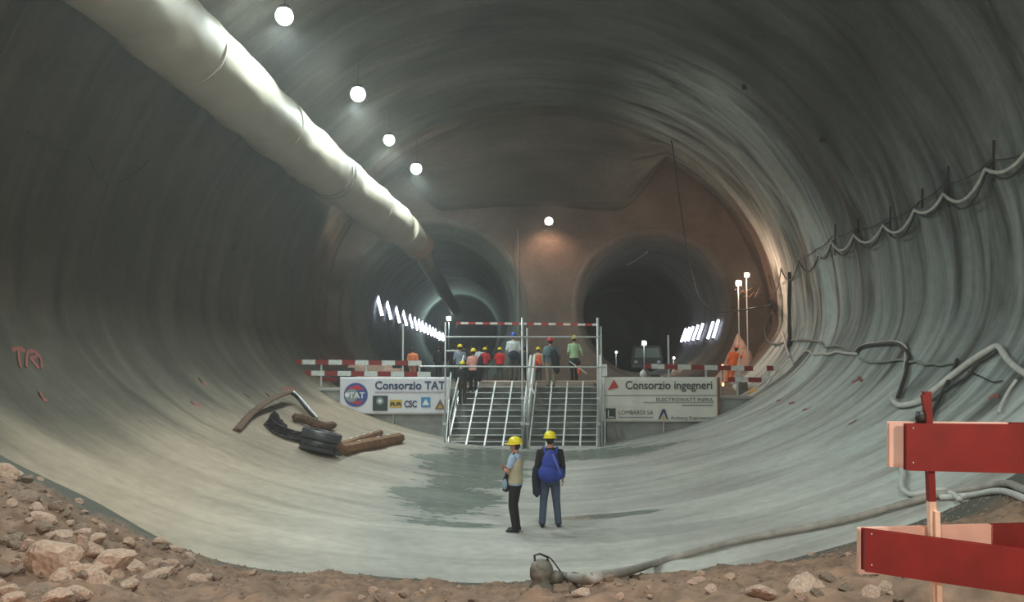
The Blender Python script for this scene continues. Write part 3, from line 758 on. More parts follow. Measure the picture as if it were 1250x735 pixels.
# frame posts that carry the banners
t = bn
for x in (Pz(415, 485)[0], Pz(480, 485)[0], Pz(541, 485)[0]): MB().tube([(x, BY + .06, max(.2, snap(x, BY))), (x, BY + .06, Pz(0, 460)[1])], .02, 6).build('post', M['steel'], t)
MB().tube([(Pz(415, 485)[0], BY + .06, Pz(0, 461)[1]), (Pz(541, 485)[0], BY + .06, Pz(0, 461)[1])], .02, 6).build('rail', M['steel'], t)
t = bn2
for x in (Pz(738, 485)[0], Pz(810, 485)[0]): MB().tube([(x, BY + .06, max(.1, snap(x, BY))), (x, BY + .06, Pz(0, 460)[1])], .02, 6).build('post', M['steel'], t)
x = Pz(878, 485)[0]; MB().box((x, BY + .06, (Pz(0, 461)[1] + snap(x, BY)) / 2), (.09, .06, Pz(0, 461)[1] - snap(x, BY))).build('end_post', M['timber'], t)
MB().tube([(Pz(738, 485)[0], BY + .06, Pz(0, 461)[1]), (x, BY + .06, Pz(0, 461)[1])], .02, 6).build('rail', M['steel'], t)

# ------------------------------------------------------------------ scaffold stairs
SF = 26.75; ST = 29.25; Z0 = .0; Z1 = 2.27; NS = 11
st = thing('scaffold_stairs', 'wide grey scaffold staircase in two flights up to the platform', 'stairs')
XL = xat(546, 27); XR = xat(728, 27); XM0 = xat(637, 27); XM1 = xat(641, 27)
def slope(i): return lerp(SF, ST, i / NS), lerp(Z0 + .12, Z1, i / NS)
drift = .33          # the flights lean a little to the right as they rise
def stairx(x, y): return x + drift * (y - SF) / (ST - SF)
for (xa, xb, ns, lab) in ((XL, XM0, 5, 'left'), (XM1 + .08, XR, 5, 'right')):
    for i in range(1, NS + 1):
        y, z = slope(i); xa_, xb_ = stairx(xa, y), stairx(xb, y)
        tr = MB().box(((xa_ + xb_) / 2, y + .03, z - .03), (xb_ - xa_, .23, .03)).build('tread', M['tread'], st)
        MB().tube([(xa_, y - .09, z - .02), (xb_, y - .09, z - .02)], .023, 6).build('nosing', M['steel'], tr)
    for k in range(ns):
        f = k / (ns - 1); x = lerp(xa + .05, xb - .03, f)
        a = (x, SF - .02, Z0 + .16); b_ = (stairx(x, ST), ST - .15, Z1 - .02)
        MB().beam(a, b_, .055, .07).build('stringer', M['bright_steel'], st)
    MB().box(((xa + xb) / 2, SF - .03, .12), (xb - xa, .10, .10)).build('base_beam', M['steel'], st)
    MB().box(((xa + xb) / 2, SF + .1, .02), (xb - xa, .5, .06)).build('base_plank', M['tread'], st)
MB().box(((XL + XR) / 2 + .35, 29.85, Z1 - .04), (XR - XL + .2, 1.25, .06)).build('landing', M['timber'], st)
MB().box(((XL + XR) / 2 + .35, 29.22, Z1 - .035), (XR - XL + .2, .05, .1)).build('landing_edge', M['pale_wood'], st)
for x in (XL + .4, 0.2 + XM0, XR + .3):
    for y in (29.35, 30.4): MB().box((x, y, Z1 - .25), (.07, .07, .4)).build('landing_leg', M['steel'], st)
# front portal frame
zt = at(0, 388, SF).z; z411 = at(0, 411.5, SF).z; z447 = at(0, 447.5, SF).z
PX = [(xat(544, SF), .030, zt - .15), (xat(637.5, SF), .035, zt), (xat(643.5, SF), .028, zt - .35), (xat(729.5, SF), .045, zt), (xat(733.5, SF), .03, zt - .3)]
for x, r, z in PX: MB().tube([(x, SF - .12, snap(x, SF - .12) - .01), (x, SF - .12, z)], r, 10).build('post', M['steel'], st, True)
MB().tube([(PX[0][0], SF - .17, z411), (PX[4][0], SF - .17, z411)], .028, 8).build('rail', M['steel'], st)
MB().tube([(xat(514, SF), SF - .17, z447 + .01), (PX[4][0] + .15, SF - .17, z447 - .02)], .028, 8).build('rail', M['steel'], st)
z = at(0, 428.5, SF).z; MB().tube([(PX[0][0], SF - .05, z), (xat(560, SF), SF - .05, z)], .024, 8).build('rail', M['steel'], st)
for py in (486, 517): 
    z = at(0, py, SF).z
    for x, r, _ in PX[:4]: MB().box((x, SF - .12, z), (.13, .13, .08)).build('coupler', M['steel'], st)
# inclined handrails with standards
for x, w in ((XL + .10, .03), (XM0 + .04, .05), (XM1 + .07, .05), (XR + .06, .045)):
    a = Vector((x, SF + .05, .15)); b_ = Vector((stairx(x, ST), ST - .05, Z1))
    MB().tube([a + Vector((0, 0, .95)), b_ + Vector((0, 0, .95))], w, 8).build('handrail', M['bright_steel'], st, True)
    MB().tube([a + Vector((0, 0, .48)), b_ + Vector((0, 0, .48))], w * .8, 8).build('midrail', M['steel'], st, True)
    for f in (.02, .5, .98): p = a.lerp(b_, f); MB().tube([p, p + Vector((0, 0, .98))], .024, 8).build('standard', M['steel'], st, True)
MB().tube([at(646, 467, SF + .3), at(652, 481, SF + .2)], .04, 6).build('brace', M['bright_steel'], st)
MB().tube([at(695, 441, 29.2), at(716, 456, 29.2)], .022, 6).build('brace', M['bright_steel'], st)
MB().tube([(XR + .25, SF + .1, .1), (XR + .25 + drift, ST, 2.2)], .03, 6).build('brace', M['steel'], st)
MB().tube([(XL - .02, SF + .1, .2), (XL - .02, ST - .3, 2.6)], .03, 6).build('brace', M['steel'], st)
tp = MB().beam(at(557, 394.5, SF - .1), at(640, 395.2, SF - .1), .01, .075).beam(at(640, 395.2, SF - .1), at(730, 396.5, SF - .1), .01, .075).build('barrier_tape', M['tape'])
tag(tp, 'red and white barrier tape strung across the top of the scaffold frame', 'tape')
t = MB().box(at(737.3, 452, 28), (.22, .05, .42)).build('notice_board', M['white'], bevel=.005); tag(t, 'small blank white upright board beside the right scaffold post', 'board')
M['steelpost'] = M['steel']
t = MB().tube([(xat(737.3, 28.06), 28.06, .3), (xat(737.3, 28.06), 28.06, at(0, 447, 28).z)], .018, 6).build('board_post', M['steel']); tag(t, 'thin steel post holding the small white board by the stairs', 'post')

# ------------------------------------------------------------------ far red and white barriers
def barrier(name_label, rows, posts, D):
    t = thing('barrier', name_label, 'barrier')
    for (px0, px1, py0, py1, sl) in rows:
        a = at(px0, py0, D); b_ = at(px1, py1, D)
        o = MB().beam(a - a, b_ - a, .035, .18).build('board', M['board'], t); o.location = a
    for px, top in posts:
        p = at(px, top, D); MB().box((p.x, D + .06, (p.z + groundz(p.x, D)) / 2), (.06, .06, p.z - groundz(p.x, D))).build('post', M['steel'], t)
    return t
barrier('low red and white striped board barrier left of the stairs', [(361, 515.5, 441.8, 443.5, 0), (372, 526, 455.5, 457, 0)], [(392, 440), (447, 440), (492, 395), (512, 440)], 29.0)
barrier('long red and white striped board barrier behind the right banner', [(787, 919, 447, 450, 0), (889, 941, 463.3, 464, 0), (936, 952, 449.5, 450, 0)], [(816, 409), (862, 447), (900, 447), (939, 446)], 29.0)
o = MB().beam((0, 0, 0), at(411, 463.5, 30) - at(388, 462.5, 30), .03, .15).build('loose_plank', M['red_paint']); o.location = at(388, 462.5, 30)
tag(o, 'short dark red plank behind the left end of the striped barrier', 'plank')
# clutter on the upper ground
def crate(px, D, w, h, d, m, name, label, cat, lid=None):
    x = xat(px, D); t = thing(name, label, cat, (x, D, groundz(x, D)))
    MB().prism([(-w / 2, 0), (w / 2, 0), (w * .36, h), (-w * .36, h)], -d / 2, d / 2).build('body', m, t, bevel=.02)
    if lid: MB().box((0, 0, h + .05), (w * .7, d * .8, .12)).build('lid', lid, t, bevel=.02)
    return t
M['darkred'] = mat('dark_red_plastic', (.28, .02, .025), .6, var=.2)
crate(799, 30.5, .52, .62, .4, M['darkred'], 'equipment_case', 'dark red trapezoid case behind the right banner, below the board gap', 'case', M['drumblack'])
crate(833, 30.5, .52, .5, .4, M['darkred'], 'equipment_case', 'dark red low case behind the right banner, right of its twin', 'case', M['drumblack'])
crate(853, 30.5, .4, .6, .4, M['drumblack'], 'tool_box', 'black tool box behind the middle of the right barrier', 'box')
crate(768, 31, .9, .55, .5, M['pump'], 'pallet_stack', 'grey brown stack behind the left end of the right banner', 'stack')
crate(905, 30.2, .42, .5, .4, M['pump'], 'bucket', 'grey muddy bucket on the wall beside the yellow sheet', 'bucket')
crate(420, 31, 1.0, .75, .6, M['darkiron'], 'equipment_case', 'dark case behind the left striped barrier', 'case')
crate(480, 31, .9, .7, .6, M['spoil'], 'sandbag', 'pale pinkish sack behind the left striped barrier', 'sack')
crate(452, 33, 2.4, .8, .6, M['spoil'], 'timber_pile', 'low tan pile stretching behind the left barrier', 'pile')
x = xat(922, 29.3); me = stone_mesh(44, .5); 
o = link('crumpled_sheet', me, mat('yellow_plastic', (.62, .36, .08), .5, var=.25, vs=3), None, True); o.location = (x, 29.3, 1.85); o.scale = (.34, .3, .42)
tag(o, 'crumpled orange yellow plastic sheet on top of the right retaining wall', 'sheet')
for px, py, D, lab in ((882, 447, 29.3, 'upper small glowing orange beacon right of the right banner'), (882.5, 469.5, 29.2, 'lower small glowing orange beacon at the right banner edge')):
    p = at(px, py, D); t = thing('warning_beacon', lab, 'beacon', (p.x, D, groundz(p.x, D)))
    MB().lathe([(0, 0), (.1, 0), (.1, .04), (.02, .06), (.02, p.z - groundz(p.x, D) - .06), (0, p.z - groundz(p.x, D) - .06)], 12).build('stand', M['housing'], t)
    MB().ell((0, 0, p.z - groundz(p.x, D)), (.045, .045, .07)).build('lens', M['beacon'], t, True)
p = at(785, 446, 30); t = thing('bollard', 'pale rounded bollard behind the left end of the right barrier', 'bollard', (p.x, 30, groundz(p.x, 30)))
MB().lathe([(0, 0), (.12, 0), (.12, .05), (.07, .1), (.07, .7), (.13, .74), (.13, .86), (.05, .95), (0, .96)], 16).build('body', M['white'], t, True)
# vehicle in the right tunnel
v = thing('van', 'dark van parked facing us in the right tunnel mouth', 'van', (xat(790, 48), 48, GZ))
M['vanpaint'] = mat('dark_green_paint', (.05, .065, .055), .4)
MB().prism([(-.95, .35), (.95, .35), (.98, 1.0), (.82, 1.75), (-.82, 1.75), (-.98, 1.0)], 0, 3.8).build('body', M['vanpaint'], v, bevel=.06)
MB().prism([(-.80, 1.02), (.80, 1.02), (.70, 1.6), (-.70, 1.6)], -.03, .02).build('windscreen', M['glass'], v)
for s in (-1, 1):
    MB().tube([(s * .82, .3, .35), (s * .82 + .22 * s, .3, .35)], .34, 20).build('wheel', M['black'], v); MB().tube([(s * .82, 3.1, .35), (s * .82 + .22 * s, 3.1, .35)], .34, 20).build('wheel', M['black'], v)
    MB().ell((s * .7, -.02, .75), (.13, .04, .09)).build('headlight', M['white'], v, True)
MB().box((0, -.04, .5), (1.9, .1, .16)).build('bumper', M['housing'], v, bevel=.02)

# ------------------------------------------------------------------ debris on the bowl, left
def H(px, py, off=0): return hit(px, py, off)
def frame_at(p, q):
    """mesh helper: box-section girder lattice between points"""
    pass
def lattice(pts, w, name, label, m, r=.022, r2=.014):
    """triangular lattice girder following pts (bent)"""
    t = MB(); path = smoothpath(pts, 7); n = len(path); ch = [[], [], []]
    for i, p in enumerate(path):
        tg = (path[min(i + 1, n - 1)] - path[max(i - 1, 0)]).normalized(); sd = tg.cross(Vector((0, 0, 1))).normalized(); up = sd.cross(tg)
        ch[0].append(p + sd * w); ch[1].append(p - sd * w); ch[2].append(p + up * w * 1.5)
    for c in ch: t.tube(c, r, 6)
    for i in range(0, n - 1):
        for a, b_ in ((0, 2), (1, 2), (0, 1)): t.tube([ch[a][i], ch[b_][i + 1]], r2, 5)
    return tag(t.build(name, m), label, 'girder')
def plankpath(pts, w, h, name, label, m, cat, seed=0, n=4):
    mb = MB(); path = smoothpath(pts, n); k = len(path)
    rs = [w * (1 + .22 * noise.noise(Vector((i * .7, seed, 0)))) for i in range(k)]; hs = [h * (1 + .25 * noise.noise(Vector((i * .7, seed, 5)))) for i in range(k)]
    rs[0] *= .55; rs[-1] *= .7
    mb.tube(path, rs, 8, hs, up=(0, 0, 1)); return tag(mb.build(name, m, bevel=.0), label, cat)
plankpath([H(288, 527, .05), H(297, 517, .08), H(306, 508, .12), H(319, 501, .25), H(333, 495, .32), H(347, 490, .35)], .055, .11, 'bent_beam', 'long bent rusty beam arching at the upper left of the scrap pile', M['rust'], 'beam', 1)
plankpath([H(348, 490, .33), H(358, 494, .26), H(368, 502, .18), H(378, 510, .12), H(386, 516, .08)], .05, .09, 'steel_rail', 'dark steel rail running down from the bent rusty beam', M['darkiron'], 'rail', 2)
plankpath([H(352, 487, .3), H(364, 495, .22), H(376, 505, .15), H(386, 513, .08)], .03, .05, 'steel_rail', 'thinner pale edged rail beside the dark steel rail', M['steel'], 'rail', 3)
plankpath([H(356, 514, .12), H(366, 517, .16), H(380, 522, .16), H(394, 526, .14), H(405, 524, .14)], .13, .12, 'log', 'dark brown split log lying above the black drum', M['rust'], 'log', 4)
lattice([H(327, 520, .05), H(336, 529, .06), H(350, 536, .06), H(364, 539, .05), H(374, 538, .05)], .13, 'mesh_bundle', 'crumpled dark reinforcement bundle left of the black drum', M['darkiron'])
o = plankpath([H(325, 519, .25), H(331, 523, .22), H(338, 529, .15), H(346, 534, .12)], .22, .05, 'twisted_sheet', 'twisted dark grey metal sheet at the left end of the bundle', M['darkiron'], 'metal sheet', 6)
for k in range(7):
    pts = [H(336 + k * 2, 528 + k * .8, .1), H(347 + k * 2, 533 + k, .15 + .04 * (k % 3)), H(358 + 2 * k, 538 - k * .4, .10)]
    o = MB().tube(smoothpath(pts, 5), .02, 5).build('steel_rod', M['rust'] if k % 2 else M['darkiron']); tag(o, 'one of the bent thin rods tangled in the dark bundle', 'rod', 'rods in the tangled bundle')
def timber(a, b_, w, label):
    t = thing('timber_beam', label, 'beam'); mb = MB(); path = [a.lerp(b_, i / 10) for i in range(11)]
    mb.tube(path, [w * (1 + .12 * noise.noise(Vector((i * .6, w * 50, 0)))) for i in range(11)], 7, up=(0, 0, 1)); mb.build('beam_body', M['timber'], t)
    d = (b_ - a)
    for f in (.28, .42, .6, .78):
        p = a + d * f + Vector((-.02, -.06, w * .93)); MB().box(p, (.16, .07, .03), Matrix.Rotation(math.atan2(d.y, d.x), 3, 'Z')).build('pale_patch', M['white'], t)
timber(H(413, 549, .10), H(463, 533, .12), .11, 'thinner brown timber lying behind the thicker one beside the drum')
timber(H(416, 555, .13), H(487, 540, .14), .17, 'thick brown timber with pale patches, rightmost of the scrap pile')
dr = thing('cable_drum', 'black flat round drum tilted on the floor in the scrap pile', 'drum', H(387, 553, .02), .3)
dr.rotation_euler = (R(-8), R(14), .3); dr.scale = (.86, .86, .84)
MB().lathe([(0, 0), (.52, 0), (.56, .04), (.56, .34), (.52, .38), (.42, .40), (0, .37)], 36).build('drum_body', M['drumblack'], dr, True)
MB().lathe([(.50, .40), (.59, .40), (.60, .44), (.60, .62), (.56, .66), (.48, .66), (.47, .62), (.47, .42)], 36, rot=Matrix.Rotation(R(7), 3, 'X')).build('rim', M['drumblack'], dr, True)
MB().lathe([(.575, .12), (.60, .14), (.60, .2), (.575, .22)], 36).build('hoop', M['darkiron'], dr, True)
MB().box((.58, -.22, .08), (.22, .16, .14)).build('foot', M['black'], dr, bevel=.02)

# ------------------------------------------------------------------ hoses and cables
def cable(pts, r, m, name, label, cat, n=6, k=8): return tag(MB().tube(smoothpath(pts, k), r, n).build(name, m, smooth=True), label, cat)
def HT(px, py, off):
    d = ray(px, py); h = TER.ray_cast(Vector((0, 0, CAMZ)), d)[0]; c, nn, _, _ = CAV.ray_cast(Vector((0, 0, CAMZ)), d)
    p = c if (h is None or c.y < h.y) else h
    if nn.dot(d) > 0: nn = -nn
    p = p + nn * off; p.z = max(p.z, tz(p.x, p.y) + off * .8); return p
cable([HT(x, y, .07) for x, y in ((681, 709), (702, 713.5), (724, 716), (770, 704), (800, 693), (850, 679), (900, 666), (950, 656), (1000, 647), (1050, 636), (1100, 622), (1150, 609), (1200, 601), (1232, 596), (1250, 603), (1275, 612))], .052, M['hose'], 'hose', 'thick grey hose running from the pump up to the right along the rubble edge', 'hose', 12)
cable([HT(x, y, .05) for x, y in ((1150, 611), (1185, 609), (1215, 604), (1235, 606), (1262, 618))], .045, M['whitecable'], 'hose', 'pale short hose beside the thick grey hose at the right edge', 'hose', 8)
pm = thing('pump', 'small muddy submersible pump with wire handle at the end of the grey hose', 'pump', HT(661, 716, -.04), scale=.82)
MB().lathe([(0, 0), (.15, 0), (.16, .05), (.12, .10), (.15, .16), (.15, .26), (.13, .32), (.09, .36), (0, .37)], 20).build('body', M['pump'], pm, True)
MB().tube([(.08, 0, .14), (.18, .0, .16), (.26, .02, .14)], [.08, .085, .07], 12).build('outlet', M['pump'], pm, True)
MB().tube([(-.08, 0, .3), (-.09, 0, .43), (-.02, 0, .45), (.07, 0, .41), (.09, 0, .34)], .014, 6).build('handle', M['darkiron'], pm)
MB().tube(smoothpath([(.02, 0, .43), (.12, .03, .38), (.24, .05, .22), (.34, .1, .06)], 5), .01, 5).build('power_cord', M['darkcable'], pm)
# long festoon on the right wall
anch = [(1275, 158), (1210, 204), (1157, 235), (1122.6, 255), (1083, 274), (1047, 285.6), (1019, 294), (1002, 309), (978, 317), (956, 326), (939, 336)]
AP = [hit(x, y, .12) for x, y in anch]
def sagged(P, sag):
    out = []
    for i in range(len(P) - 1):
        L = (P[i + 1] - P[i]).length
        for j in range(8):
            f = j / 8; q = P[i].lerp(P[i + 1], f); q.z -= sag * L * 4 * f * (1 - f); out.append(q)
    out.append(P[-1])
    return out
tag(MB().tube(sagged(AP[:8], .17), .038, 8).build('festoon_and_shadow', M['whitecable'], smooth=True), 'pale scalloped cable hanging in loops along the right wall', 'cable')
tag(MB().tube([p + Vector((.03, 0, -.02)) for p in sagged(AP, .24)], .025, 6).build('festoon_and_shadow', M['darkcable'], smooth=True), 'dark strand standing for the shadow below the pale scalloped cable', 'cable')  # modelled shadow of the pale cable
top = [hit(x, y, .10) for x, y in ((1275, 178), (1216, 193), (1157, 223), (1127, 245), (1088, 266), (1048, 277), (1020, 287), (1000, 303), (975, 314))]
tag(MB().tube(sagged(top, .05), .016, 6).build('messenger_wire', M['darkcable'], smooth=True), 'thin dark wire tying the brackets together along the right wall', 'wire')
for i, (x, ya, yb) in enumerate(((1214.5, 171, 221), (1159, 203, 252), (1127, 230, 254), (1088, 252, 288), (1048.5, 266, 284), (1020.5, 274, 311))):
    a = hit(x, ya, .03); b_ = hit(x, yb, .03); t = thing('cable_bracket', '%s iron cable bracket from the right picture edge on the right wall' % ORD[i], 'bracket', b_, group='cable brackets on the right wall')
    MB().tube([Vector((0, 0, 0)), a - b_], .022, 6).build('rod', M['darkiron'], t); c = (a + b_) / 2
    hook = c.lerp(AP[i + 1], .8); MB().tube([c - b_, hook - b_], .016, 6).build('hook', M['darkiron'], t)
PATHS = [
 ([(945, 379), (934, 399), (938, 416), (950, 421), (973, 416), (1001, 418), (1009, 425), (1026, 424), (1048, 432)], .045, 'greycable', 'grey cable curling down from the bracket then along the lower right wall'),
 ([(957, 407), (962, 425), (966, 438), (970, 445), (977, 438), (984, 431), (990, 430), (995, 434), (1005, 433), (1014, 434), (1023, 431), (1036, 433), (1048, 434)], .045, 'whitecable', 'twisted pale cable below the curling grey one'),
 ([(1048, 432), (1052, 427), (1060, 424), (1078, 422), (1096, 421), (1106, 427), (1113, 438), (1110, 448), (1109, 458), (1104, 474), (1099, 488)], .050, 'darkcable', 'dark hose going over a hump then straight down the right wall'),
 ([(1046, 431), (1053, 425), (1062, 421.5), (1080, 420), (1098, 419), (1108, 425), (1109, 436), (1107, 452)], .040, 'whitecable', 'pale cable lying along the top of the dark hump hose'),
 ([(1051, 439), (1060, 443), (1068, 444), (1085, 443), (1102, 441), (1113, 444), (1121, 443), (1128, 446), (1135, 447), (1142, 446), (1150, 448), (1160, 446), (1169, 445)], .035, 'greycable', 'thin wavy grey cable between the hump hose and the white hose'),
 ([(1172, 441), (1168, 452), (1158, 474), (1149, 491), (1141, 508), (1137, 520)], .04, 'darkcable', 'dark straight cable dropping behind the red post'),
 ([(1093, 491), (1096, 496), (1104, 499), (1124, 495), (1138, 485), (1152, 474), (1172, 458), (1191, 444), (1208, 433), (1222, 426), (1229, 434), (1236, 444), (1250, 456), (1270, 468)], .065, 'whitecable', 'thick white hose in a big chevron at the right edge'),
 ([(1221, 431), (1206, 441), (1197, 446), (1190, 455), (1183, 463), (1172, 470), (1160, 477), (1148, 487), (1138, 493)], .035, 'darkcable', 'dark strand standing for the shadow just under the thick white hose'),  # shadow of the white hose, modelled as a strand
 ([(1106, 553), (1102, 570), (1105, 583), (1103, 594), (1106, 604), (1116, 609), (1134, 607), (1152, 604), (1166, 609), (1175, 616)], .045, 'whitecable', 'pale small hose curling beneath the red board'),
 ([(1251, 98), (1240, 72), (1225, 36), (1212, 3), (1204, -20)], .022, 'darkcable', 'thin dark cable crossing the top right corner'),
 ([(35, -6), (18, 30), (0, 66), (-10, 85)], .03, 'darkcable', 'thin dark cable crossing the top left corner'),
 ([(30, 160), (60, 176), (102, 186), (118, 212), (135, 224), (158, 215), (180, 196)], .018, 'darkcable', 'thin drooping wire on the upper left wall below the duct shadow'),
 ([(1184, 455), (1200, 462), (1213, 468), (1226, 467)], .014, 'darkiron', 'bent thin rod sticking out of the wall above the red board'),
 ([(1244, 467), (1236, 478), (1228, 492), (1222, 506)], .03, 'whitecable', 'short pale hose end right of the white chevron hose'),
]
for pts, r, m, lab in PATHS: cable([hit(x, y, r + .03) for x, y in pts], r, M[m], 'hose' if r > .04 else 'cable', lab, 'hose' if r > .04 else 'cable')
H1 = [at(819, 168, 33.0), at(824, 200, 33.3), at(829, 240, 33.4), at(838, 300, 33.3), at(845, 335, 33.2), at(853, 362, 33), at(866, 376, 32.6), at(882, 381, 32), at(910, 378, 31.5), at(932, 374, 31)] + [hit(945, 370, .08)]
cable(H1, .03, M['darkcable'], 'cable', 'long cable hanging from the vault and sagging across to the right wall', 'cable')
tag(MB().tube([hit(984, 399, .1), hit(975, 419, .12), hit(967, 438, .15), hit(952, 455, .15), hit(936, 474, .08)], .03, 6).build('pole', M['steel']), 'thin grey pole leaning along the lower right wall', 'pole')
o = MB()
for k in range(8): a = hit(937 + k, 366 + (k % 3) * 3, .05); b_ = hit(946 + k * .8, 370 + (k * 5) % 12, .3); o.tube([a, b_], .022, 5)
tag(o.build('cable_hanger', M['darkiron']), 'tangled dark iron hanger on the right wall above the curling cable', 'hanger')
# scratchy rods near the pole lamps
o = MB()
for k in range(9): a = at(897 + k * 3.4, 354 + (k * 7) % 13, 33.5); b_ = at(905 + k * 3.2, 349 + (k * 5) % 17, 33.8); o.tube([a, b_], .018, 5)
tag(o.build('rod_tangle', M['rust']), 'tangle of thin bent rods sticking out beside the twin pole lamps', 'rods')
# upright dark joint in the right wall
jb = MB(); pts = [hit(965, y, .02) for y in range(333, 425, 10)]
jb.tube(pts, [.10 + .06 * noise.noise(Vector((i * 1.3, 0, 0))) for i in range(len(pts))], 6); tag(jb.build('trim_1', mat('dark_gap', (.03, .035, .033), .9), smooth=True), 'dark upright joint in the right wall', kind='structure')
# rock bolts plates
for px, py, lab in ((286, 302, 'small dark bolt plate on the left wall'), (909, 106, 'small dark bolt plate on the right of the vault'), (1005, 170, 'tiny dark bolt plate high on the right wall')):
    p = hit(px, py, .02); nrm = (Vector((axis_x(p.y), p.y, AXZ)) - p).normalized(); q = nrm.to_track_quat('Z', 'Y').to_matrix()
    t = thing('bolt_plate', lab, 'bolt plate', p); MB().box((0, 0, 0), (.18, .18, .03), q).build('plate', M['darkiron'], t); MB().tube([(0, 0, 0), nrm * .1], .02, 8).build('bolt', M['darkiron'], t)
# conduit on the pillar and streak pipe in the right tunnel
tag(MB().tube([at(632, y, END - .25) for y in (280, 320, 360, 405)], .02, 6).build('conduit', M['greycable']), 'thin grey conduit running down the end wall beside the left portal', 'conduit')
def bore_hit(px, py, off=.2): return hit(px, py, off, BV['right'])
cable([bore_hit(x, y) for x, y in ((764, 320), (773, 315), (782, 309), (790, 303))], .05, M['bright_steel'], 'pipe', 'shiny pipe curving under the crown of the right tunnel', 'pipe')

# ------------------------------------------------------------------ sprayed marks
def mark(strokes, label, w=.05):
    mb = MB()
    for st_ in strokes:
        P = [hit(x, y, .012) for x, y in st_]; P = smoothpath(P, 4)
        for i in range(len(P) - 1):
            t_ = (P[i + 1] - P[i]); 
            if t_.length < 1e-4: continue
            nn = (Vector((axis_x(P[i].y), P[i].y, AXZ)) - P[i]).normalized(); sd = t_.normalized().cross(nn) * w
            mb.add([P[i] + sd, P[i + 1] + sd, P[i + 1] - sd, P[i] - sd], [(0, 1, 2, 3)])
    return tag(mb.build('spray_mark', M['spray']), label, 'paint mark')
mark([[(14, 428), (24, 426), (30, 430)], [(22, 428), (23, 440), (25, 449)], [(32, 449), (32, 440), (34, 430), (42, 430), (44, 436), (36, 439)], [(38, 439), (47, 450)], [(44, 431), (50, 440), (50, 450)]], 'faded red sprayed letters on the left wall', .045)
for pts, lab in (([(243, 461), (247, 467), (252, 470)], 'red sprayed dash on the left wall, uppermost of the middle marks'), ([(233, 490), (238, 494), (245, 497)], 'red sprayed dash left of the scrap pile, lowest of the marks'),
                 ([(297, 479), (302, 483), (306, 486)], 'red sprayed dash above the bent rusty beam, left one'), ([(322, 478), (327, 482), (329, 485)], 'red sprayed dash above the bent rusty beam, right one'),
                 ([(344, 476), (353, 475), (360, 477)], 'faint red sprayed dash below the left end of the barrier'), ([(48, 478), (52, 486), (57, 490)], 'faint red sprayed tick under the red letters'),
                 ([(1040, 468), (1046, 465), (1052, 460)], 'upper pink sprayed dash on the right wall below the wavy cables'), ([(1047, 462), (1052, 466)], 'small pink sprayed speck joined to the upper right dash'),
                 ([(1036, 519), (1041, 516), (1046, 513)], 'lower pink sprayed dash left of the red boards'), ([(980, 502), (985, 500), (989, 497)], 'middle pink sprayed dash on the right bowl slope'),
                 ([(963, 494), (970, 492)], 'pink sprayed dash left of the middle one on the right slope'), ([(948, 491), (953, 489)], 'leftmost pink sprayed dash on the right slope'),
                 ([(1208, 488), (1214, 484), (1219, 486)], 'faint red sprayed dash below the white chevron hose')):
    mark([pts], lab, .055)

# ------------------------------------------------------------------ fence in the foreground
fe = thing('site_fence', 'red and pale wooden board fence close by on the right', 'fence', (0, 0, 0))
D = 3.5
gz = tz(1.9, D)
a = at(1131, 478, D + .055); b_ = at(1142, 735, D + .055); b2 = a + (b_ - a) * ((a.z - gz + .2) / (a.z - b_.z)); mid = a + (b_ - a) * ((613 - 478) / 257)
MB().beam(a, mid, .030, .030, up=Vector((0, 1, 0))).build('post_top', M['red_paint'], fe); MB().beam(mid, b2, .030, .030, up=Vector((0, 1, 0))).build('post', M['pale_wood'], fe)
o = MB().beam(at(1127, 482, D + .05), at(1133, 516, D + .05), .018, .022, up=Vector((0, 1, 0))).build('post_splint', M['red_paint'], fe)
def board(pts4, y0, y1, m, name='board', bevel=.004):
    """pts4: pixel corners (tl,tr,br,bl) of a plank face at distance y0, thickness towards y1"""
    P = [at(x, y, y0) for x, y in pts4]; Q = [p + Vector((0, y1 - y0, 0)) for p in P]
    return MB().add(P + Q, [(0, 1, 2, 3)[::-1], (4, 5, 6, 7), (0, 4, 5, 1), (1, 5, 6, 2), (2, 6, 7, 3), (3, 7, 4, 0)]).build(name, m, fe, bevel=bevel)
M['pale_red'] = mat('pale_and_red_board', (.8, .55, .46), .6, var=.08, vs=10)
board([(1087, 516), (1232, 517), (1232, 574), (1087, 569)], D + .075, D + .10, M['pale_red']); board([(1232, 517), (1400, 519), (1400, 581), (1232, 574)], D + .075, D + .10, M['red_paint'])
board([(1108, 518.5), (1400, 521), (1400, 581), (1108, 573.5)], D, D + .03, M['red_paint'])
board([(1050, 646), (1211, 641.5), (1211, 700), (1050, 700)], D + .075, D + .10, M['pale_red']); board([(1211, 641.5), (1400, 637), (1400, 700), (1211, 700)], D + .075, D + .10, M['red_paint'])
o = board([(1057, 647.5), (1400, 692), (1400, 748), (1057, 697)], D - .02, D + .02, M['red_paint'])
for x, y in ((1115, 523), (1115, 565)): MB().ell(at(x, y, D - .001), (.004, .002, .004), 8, 6).build('nail', M['steel'], fe)
for x, y in ((1064, 652), (1064, 690)): MB().ell(at(x, y, D - .021), (.004, .002, .004), 8, 6).build('nail', M['steel'], fe)
MB().beam(at(1143, 624, D + .035), at(1146, 740, D + .035), .022, .022, up=Vector((0, 1, 0))).build('wood_strut', M['pale_wood'], fe)
x = at(1390, 500, D + .05).x; MB().box((x, D + .052, (gz + 3.1) / 2), (.04, .04, 3.1 - gz + .1)).build('post', M['pale_wood'], fe)
MB().lathe([(0, -.03), (.02, -.03), (.025, 0), (.02, .03), (0, .03)], 10, c=at(1124, 511, D + .06)).build('bolt_knob', M['black'], fe, True)
# blunt second leg seen left of the lower board end
MB().beam(at(1053, 648, D + .14), at(1053, 700, D + .14), .03, .02, up=Vector((0, 1, 0))).build('end_batten', M['pale_wood'], fe)

